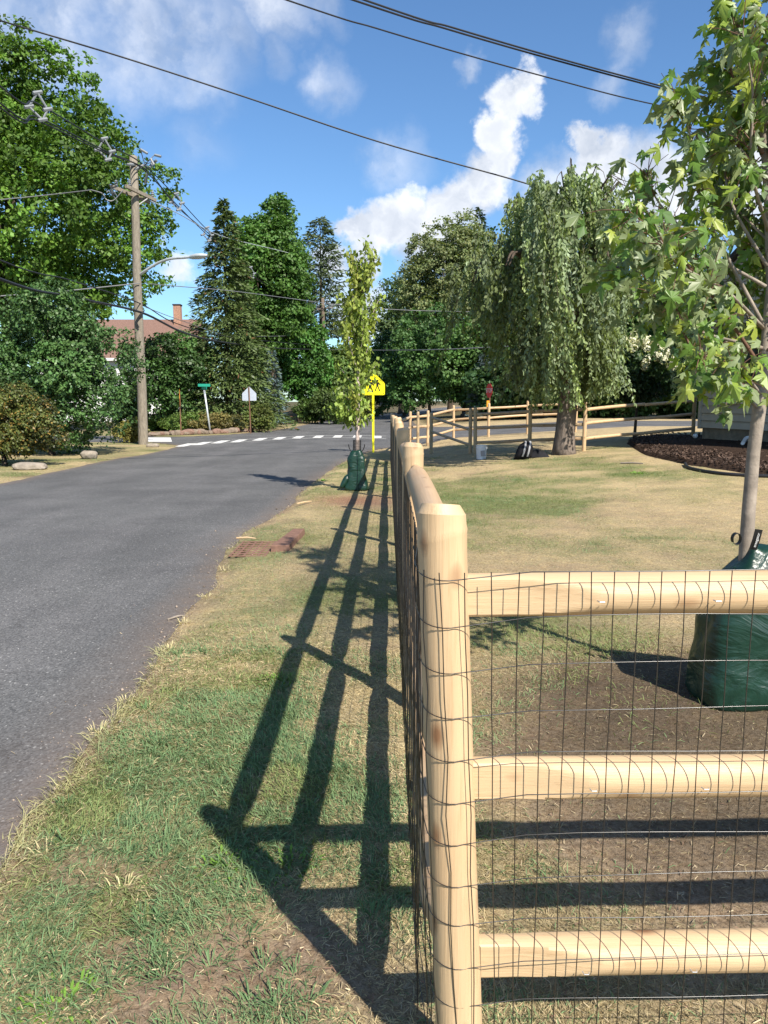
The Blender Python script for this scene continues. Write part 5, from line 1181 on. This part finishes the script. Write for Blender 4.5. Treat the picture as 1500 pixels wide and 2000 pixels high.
mesh('sign_post', *tube([b-fs*.05, (b[0]-fs[0]*.05, b[1]-fs[1]*.05, zc+.4)], .035, 6), M['sign_post'], t); plate('reflector_plate', [(-.08, -.3), (.08, -.3), (.08, .1), (-.08, .1)], .01, (b[0]-.06, b[1]-.10, zc-.68), M['orange'], t)
b = put(747, 88); t = thing('road_sign', 'small white sign at the far shaded bend of the street', 'sign', b); zc = at(747, 783, 88)[2]; plate('sign_panel', [(-.3, -.6), (.3, -.6), (.3, .6), (-.3, .6)], .01, (b[0], b[1]-.05, zc), M['sign_back'], t); mesh('sign_post', *tube([b, (b[0], b[1], zc+.6)], .03, 6), M['sign_post'], t)

# ------------------------------------------------------------------ stones, drain and small things
def rock(name, label, c, d, mat, seed, rz=0, cat='rock', parent=None, group=None):
    rs = np.random.default_rng(seed); bm = bmesh.new(); bmesh.ops.create_icosphere(bm, subdivisions=2 if parent is not None else 3, radius=1)
    ca_, sa_ = math.cos(rz), math.sin(rz); V = []
    off = rs.uniform(0, 20, 3)
    for v in bm.verts:
        p = np.array(v.co); p = np.sign(p)*np.abs(p)**.72
        k = 1+.38*(float(fbm(p[0]*1.3+off[0]+p[2], p[1]*1.3+off[1], 1.3, seed))-.5)
        p = p*k*np.array(d)/2; V.append((c[0]+p[0]*ca_-p[1]*sa_, c[1]+p[0]*sa_+p[1]*ca_, c[2]+d[2]*.38+p[2]))
    bm.verts.index_update(); Fc = [tuple(v.index for v in f.verts) for f in bm.faces]; bm.free()
    o = mesh(name, V, Fc, mat, parent, origin=None if parent is not None else c)
    if parent is None: tag(o, label, cat, group)
    return o
rock('flat_rock', 'flat pale rock lying on the grass edge before the yew shrub', G(60, 917), (.85, .5, .22), M['stone'], 3, .2)
rock('boulder', 'rounded grey-brown boulder on the grass edge before the holly hedge', G(175, 896), (.52, .42, .30), M['stone'], 5)
rock('flat_rock', 'small flat pale rock at the foot of the corner utility pole', G(298, 873), (.5, .35, .16), M['stone'], 8)
sb = thing('stone_border', 'low border of rough reddish stones edging the far corner', 'stone border', G(380, 848))
for i, u in enumerate(np.linspace(262, 486, 36)):
    v = np.interp(u, [256, 340, 399, 443, 487], [852, 850.5, 848.5, 846.5, 843.2]); c = G(u, v)+np.array((0, rng.uniform(.1, .5), 0))
    rock('stone', '', c, (rng.uniform(.3, .7), rng.uniform(.3, .5), rng.uniform(.16, .36)), M['stone_red'] if rng.random() < .45 else M['stone_brown'], 20+i, rng.uniform(0, 3), parent=sb)
# grassy bank at the far corner
mb2 = G(590, 822); V = []; Fc = []; n = 20
for k, (s, h) in enumerate(((1, -.1), (.85, .25), (.6, .6), (.3, .85), (.05, .95))):
    for j in range(n): a = 2*math.pi*j/n; x, y = mb2[0]-1.0+math.cos(a)*3.4*s, mb2[1]+6+math.sin(a)*6.5*s; V.append((x, y, gz(x, y)+h*.95+.1*(float(fbm(x, y, .8, 9))-.5)))
for k in range(4):
    for j in range(n): Fc.append((k*n+j, k*n+(j+1) % n, (k+1)*n+(j+1) % n, (k+1)*n+j))
Fc.append(tuple(4*n+j for j in range(n)))
tag(mesh('bank', V, Fc, M['ground'], smooth=True, col=np.tile(np.array((.30, .22, .12)), (len(V), 1))), 'dry grassy bank beyond the crossing', kind='structure')
# storm drain
DX0, DX1, DY0, DY1 = -1.66, -1.28, 8.10, 8.93
dz = gz(-1.5, 8.5)-.012
dr = thing('storm_drain', 'rusty iron storm drain grate with curb hood at the road edge', 'storm drain', (-1.45, 8.5, dz-.03))
mesh('pit', *box(((DX0+DX1)/2, (DY0+DY1)/2, dz-.02), (DX1-DX0, DY1-DY0, .006)), M['dark_hole'], dr)
for i in range(6): x = DX0+(DX1-DX0)*i/5; mesh('bar', *bbox((x, (DY0+DY1)/2, dz+.014), (.022, DY1-DY0+.026, .014), .003), M['rust'], dr)
for i in range(8): y = DY0+(DY1-DY0)*i/7; mesh('cross_bar', *bbox(((DX0+DX1)/2, y, dz+.013), (DX1-DX0-.02, .034, .010), .003), M['rust'], dr)
hV = [(-1.255, 8.33, -.03), (-1.05, 8.33, -.03), (-.99, 9.5, -.03), (-1.14, 9.5, -.03), (-1.25, 8.34, .085), (-1.055, 8.34, .085), (-.995, 9.49, .08), (-1.135, 9.49, .08)]
bm = bmesh.new(); vs = [bm.verts.new((x, y, z+dz)) for x, y, z in hV]
for f in ((3, 2, 1, 0), (4, 5, 6, 7), (0, 1, 5, 4), (1, 2, 6, 5), (2, 3, 7, 6), (3, 0, 4, 7)): bm.faces.new([vs[i] for i in f])
bmesh.ops.bevel(bm, geom=bm.edges[:], offset=.005, segments=1, affect='EDGES'); bm.verts.index_update()
mesh('curb_hood', [v.co[:] for v in bm.verts], [tuple(v.index for v in f.verts) for f in bm.faces], M['rust'], dr); bm.free()
def stick(label, a, b_, r, mat, name='stick'):
    a = np.asarray(a, float); b_ = np.asarray(b_, float); m = (a+b_)/2+np.array((.01, .012, .008)); pts = [p+np.array((0, 0, r)) for p in (a, m, b_)]
    return tag(mesh(name, *tube(pts, [r*.9, r, r*.6], 7), mat, None, origin=a), label, 'stick')
def R3(u, v): p = G(u, v, -.03); return p
stick('dry brown stick lying on the asphalt beside the verge', R3(327, 1212), R3(361, 1204), .008, M['bark_young'])
stick('pale stick lying beside the drain grate', G(462, 1056)+np.array((0, 0, .02)), G(500, 1057)+np.array((0, 0, .02)), .012, M['wood_x'])
stick('pale broken stick on the verge beyond the drain hood', G(580, 988)+np.array((0, 0, .02)), G(608, 983)+np.array((0, 0, .02)), .015, M['wood_x'])
stick('thin brown branch lying on the dry lawn', G(1212, 906), G(1256, 907), .02, M['bark_young'])
# bucket
def bucket():
    c = G(940, 897); r = thing('bucket', 'white plastic bucket standing in the tree shade by the gate', 'bucket', c); V = []; Fc = []; n = 24
    pr = [(0, .0), (0, .125), (.02, .13), (.30, .148), (.302, .158), (.325, .158), (.325, .148), (.37, .15), (.375, .158), (.39, .158), (.39, .142), (.05, .12), (.05, .0)]
    for z, q in pr:
        for k in range(n): a = 2*math.pi*k/n; V.append((c[0]+math.cos(a)*q, c[1]+math.sin(a)*q, c[2]+z))
    for i in range(len(pr)-1):
        for k in range(n): x, y = i*n+k, i*n+(k+1) % n; Fc.append((x, y, y+n, x+n))
    mesh('pail', V, Fc, M['bucket'], r, smooth=False)
    mesh('handle', *tube([(c[0]+math.cos(a)*.16, c[1]-.02-.10*math.sin(a), c[2]+.34-.10*math.sin(a)) for a in np.linspace(0, math.pi, 12)], .004, 5), M['metal_grey'], r)
    plate('label_patch', [(-.05, -.08), (.06, -.07), (.05, .08), (-.06, .07)], .001, c+np.array((.02, -.149, .17)), M['cloth_grey'], r)
bucket()
def duffel():
    c = G(1022, 897); t = thing('backpack', 'black and grey backpack slumped on the lawn by the weeping tree', 'bag', c); V = []; Fc = []; n = 18
    for i, (x, h, w) in enumerate(((-.26, .10, .10), (-.22, .19, .16), (-.08, .23, .19), (.08, .24, .19), (.20, .22, .17), (.26, .14, .10))):
        for k in range(n): a = 2*math.pi*k/n; V.append((c[0]+x*.75+.04*math.sin(a)*1.5, c[1]+math.cos(a)*w, c[2]+h*.98+math.sin(a)*h*1.0*(1 if math.sin(a) > 0 else 1)*.98))
    for i in range(5):
        for k in range(n): a, b_ = i*n+k, i*n+(k+1) % n; Fc.append((a, b_, b_+n, a+n))
    Fc += [tuple(range(n-1, -1, -1)), tuple(5*n+k for k in range(n))]
    mesh('bag_shell', V, Fc, M['cloth_black'], t, smooth=True)
    for x in (-.02, .13): strip([(c[0]+x*.8+.06*math.sin(a), c[1]-math.cos(a)*.205, c[2]+.225+math.sin(a)*.255) for a in np.linspace(-.6, 1.9, 10)], (1, 0, 0), .045, M['cloth_grey'], 'band', t)
    c2 = G(1050, 893); V = []; Fc = []; m_, q = 14, 10
    for j in range(q+1):
        for i in range(m_+1): x, y = (i/m_-.5)*.62, (j/q-.5)*.4; e = (1-(2*i/m_-1)**2)*(1-(2*j/q-1)**2); V.append((c2[0]+x, c2[1]+y, c2[2]+.005+e*(.16+.16*float(fbm(x, y, 7, 3)))))
    for j in range(q):
        for i in range(m_): a = j*(m_+1)+i; Fc.append((a, a+1, a+m_+2, a+m_+1))
    o = mesh('jacket', V, Fc, M['cloth_black'], None, smooth=True, origin=c2); tag(o, 'crumpled black jacket heaped between the backpack and the trunk', 'clothing')
duffel()
ed = [G(u, v)+np.array((0, 0, .03)) for u, v in ((1338, 908), (1345, 916), (1375, 923), (1420, 929), (1470, 932), (1520, 934))]
tag(mesh('garden_edging', *tube(spline(ed, 5), .035, 8), M['cable'], None, smooth=True, origin=ed[0]), 'loose black strip of garden edging curling along the mulch bed', 'edging')
sl = G(1357, 866); t = thing('garden_light', 'small white round garden light in the mulch beside the end post', 'garden light', sl); mesh('stake', *tube([sl, sl+np.array((0, 0, .16))], .012, 6), M['cable'], t)
bm = bmesh.new(); bmesh.ops.create_uvsphere(bm, u_segments=14, v_segments=8, radius=.075); bm.verts.index_update(); mesh('globe', [np.array(v.co)*np.array((1, 1, .85))+sl+np.array((0, 0, .21)) for v in bm.verts], [tuple(v.index for v in f.verts) for f in bm.faces], M['white'], t, smooth=True); bm.free()
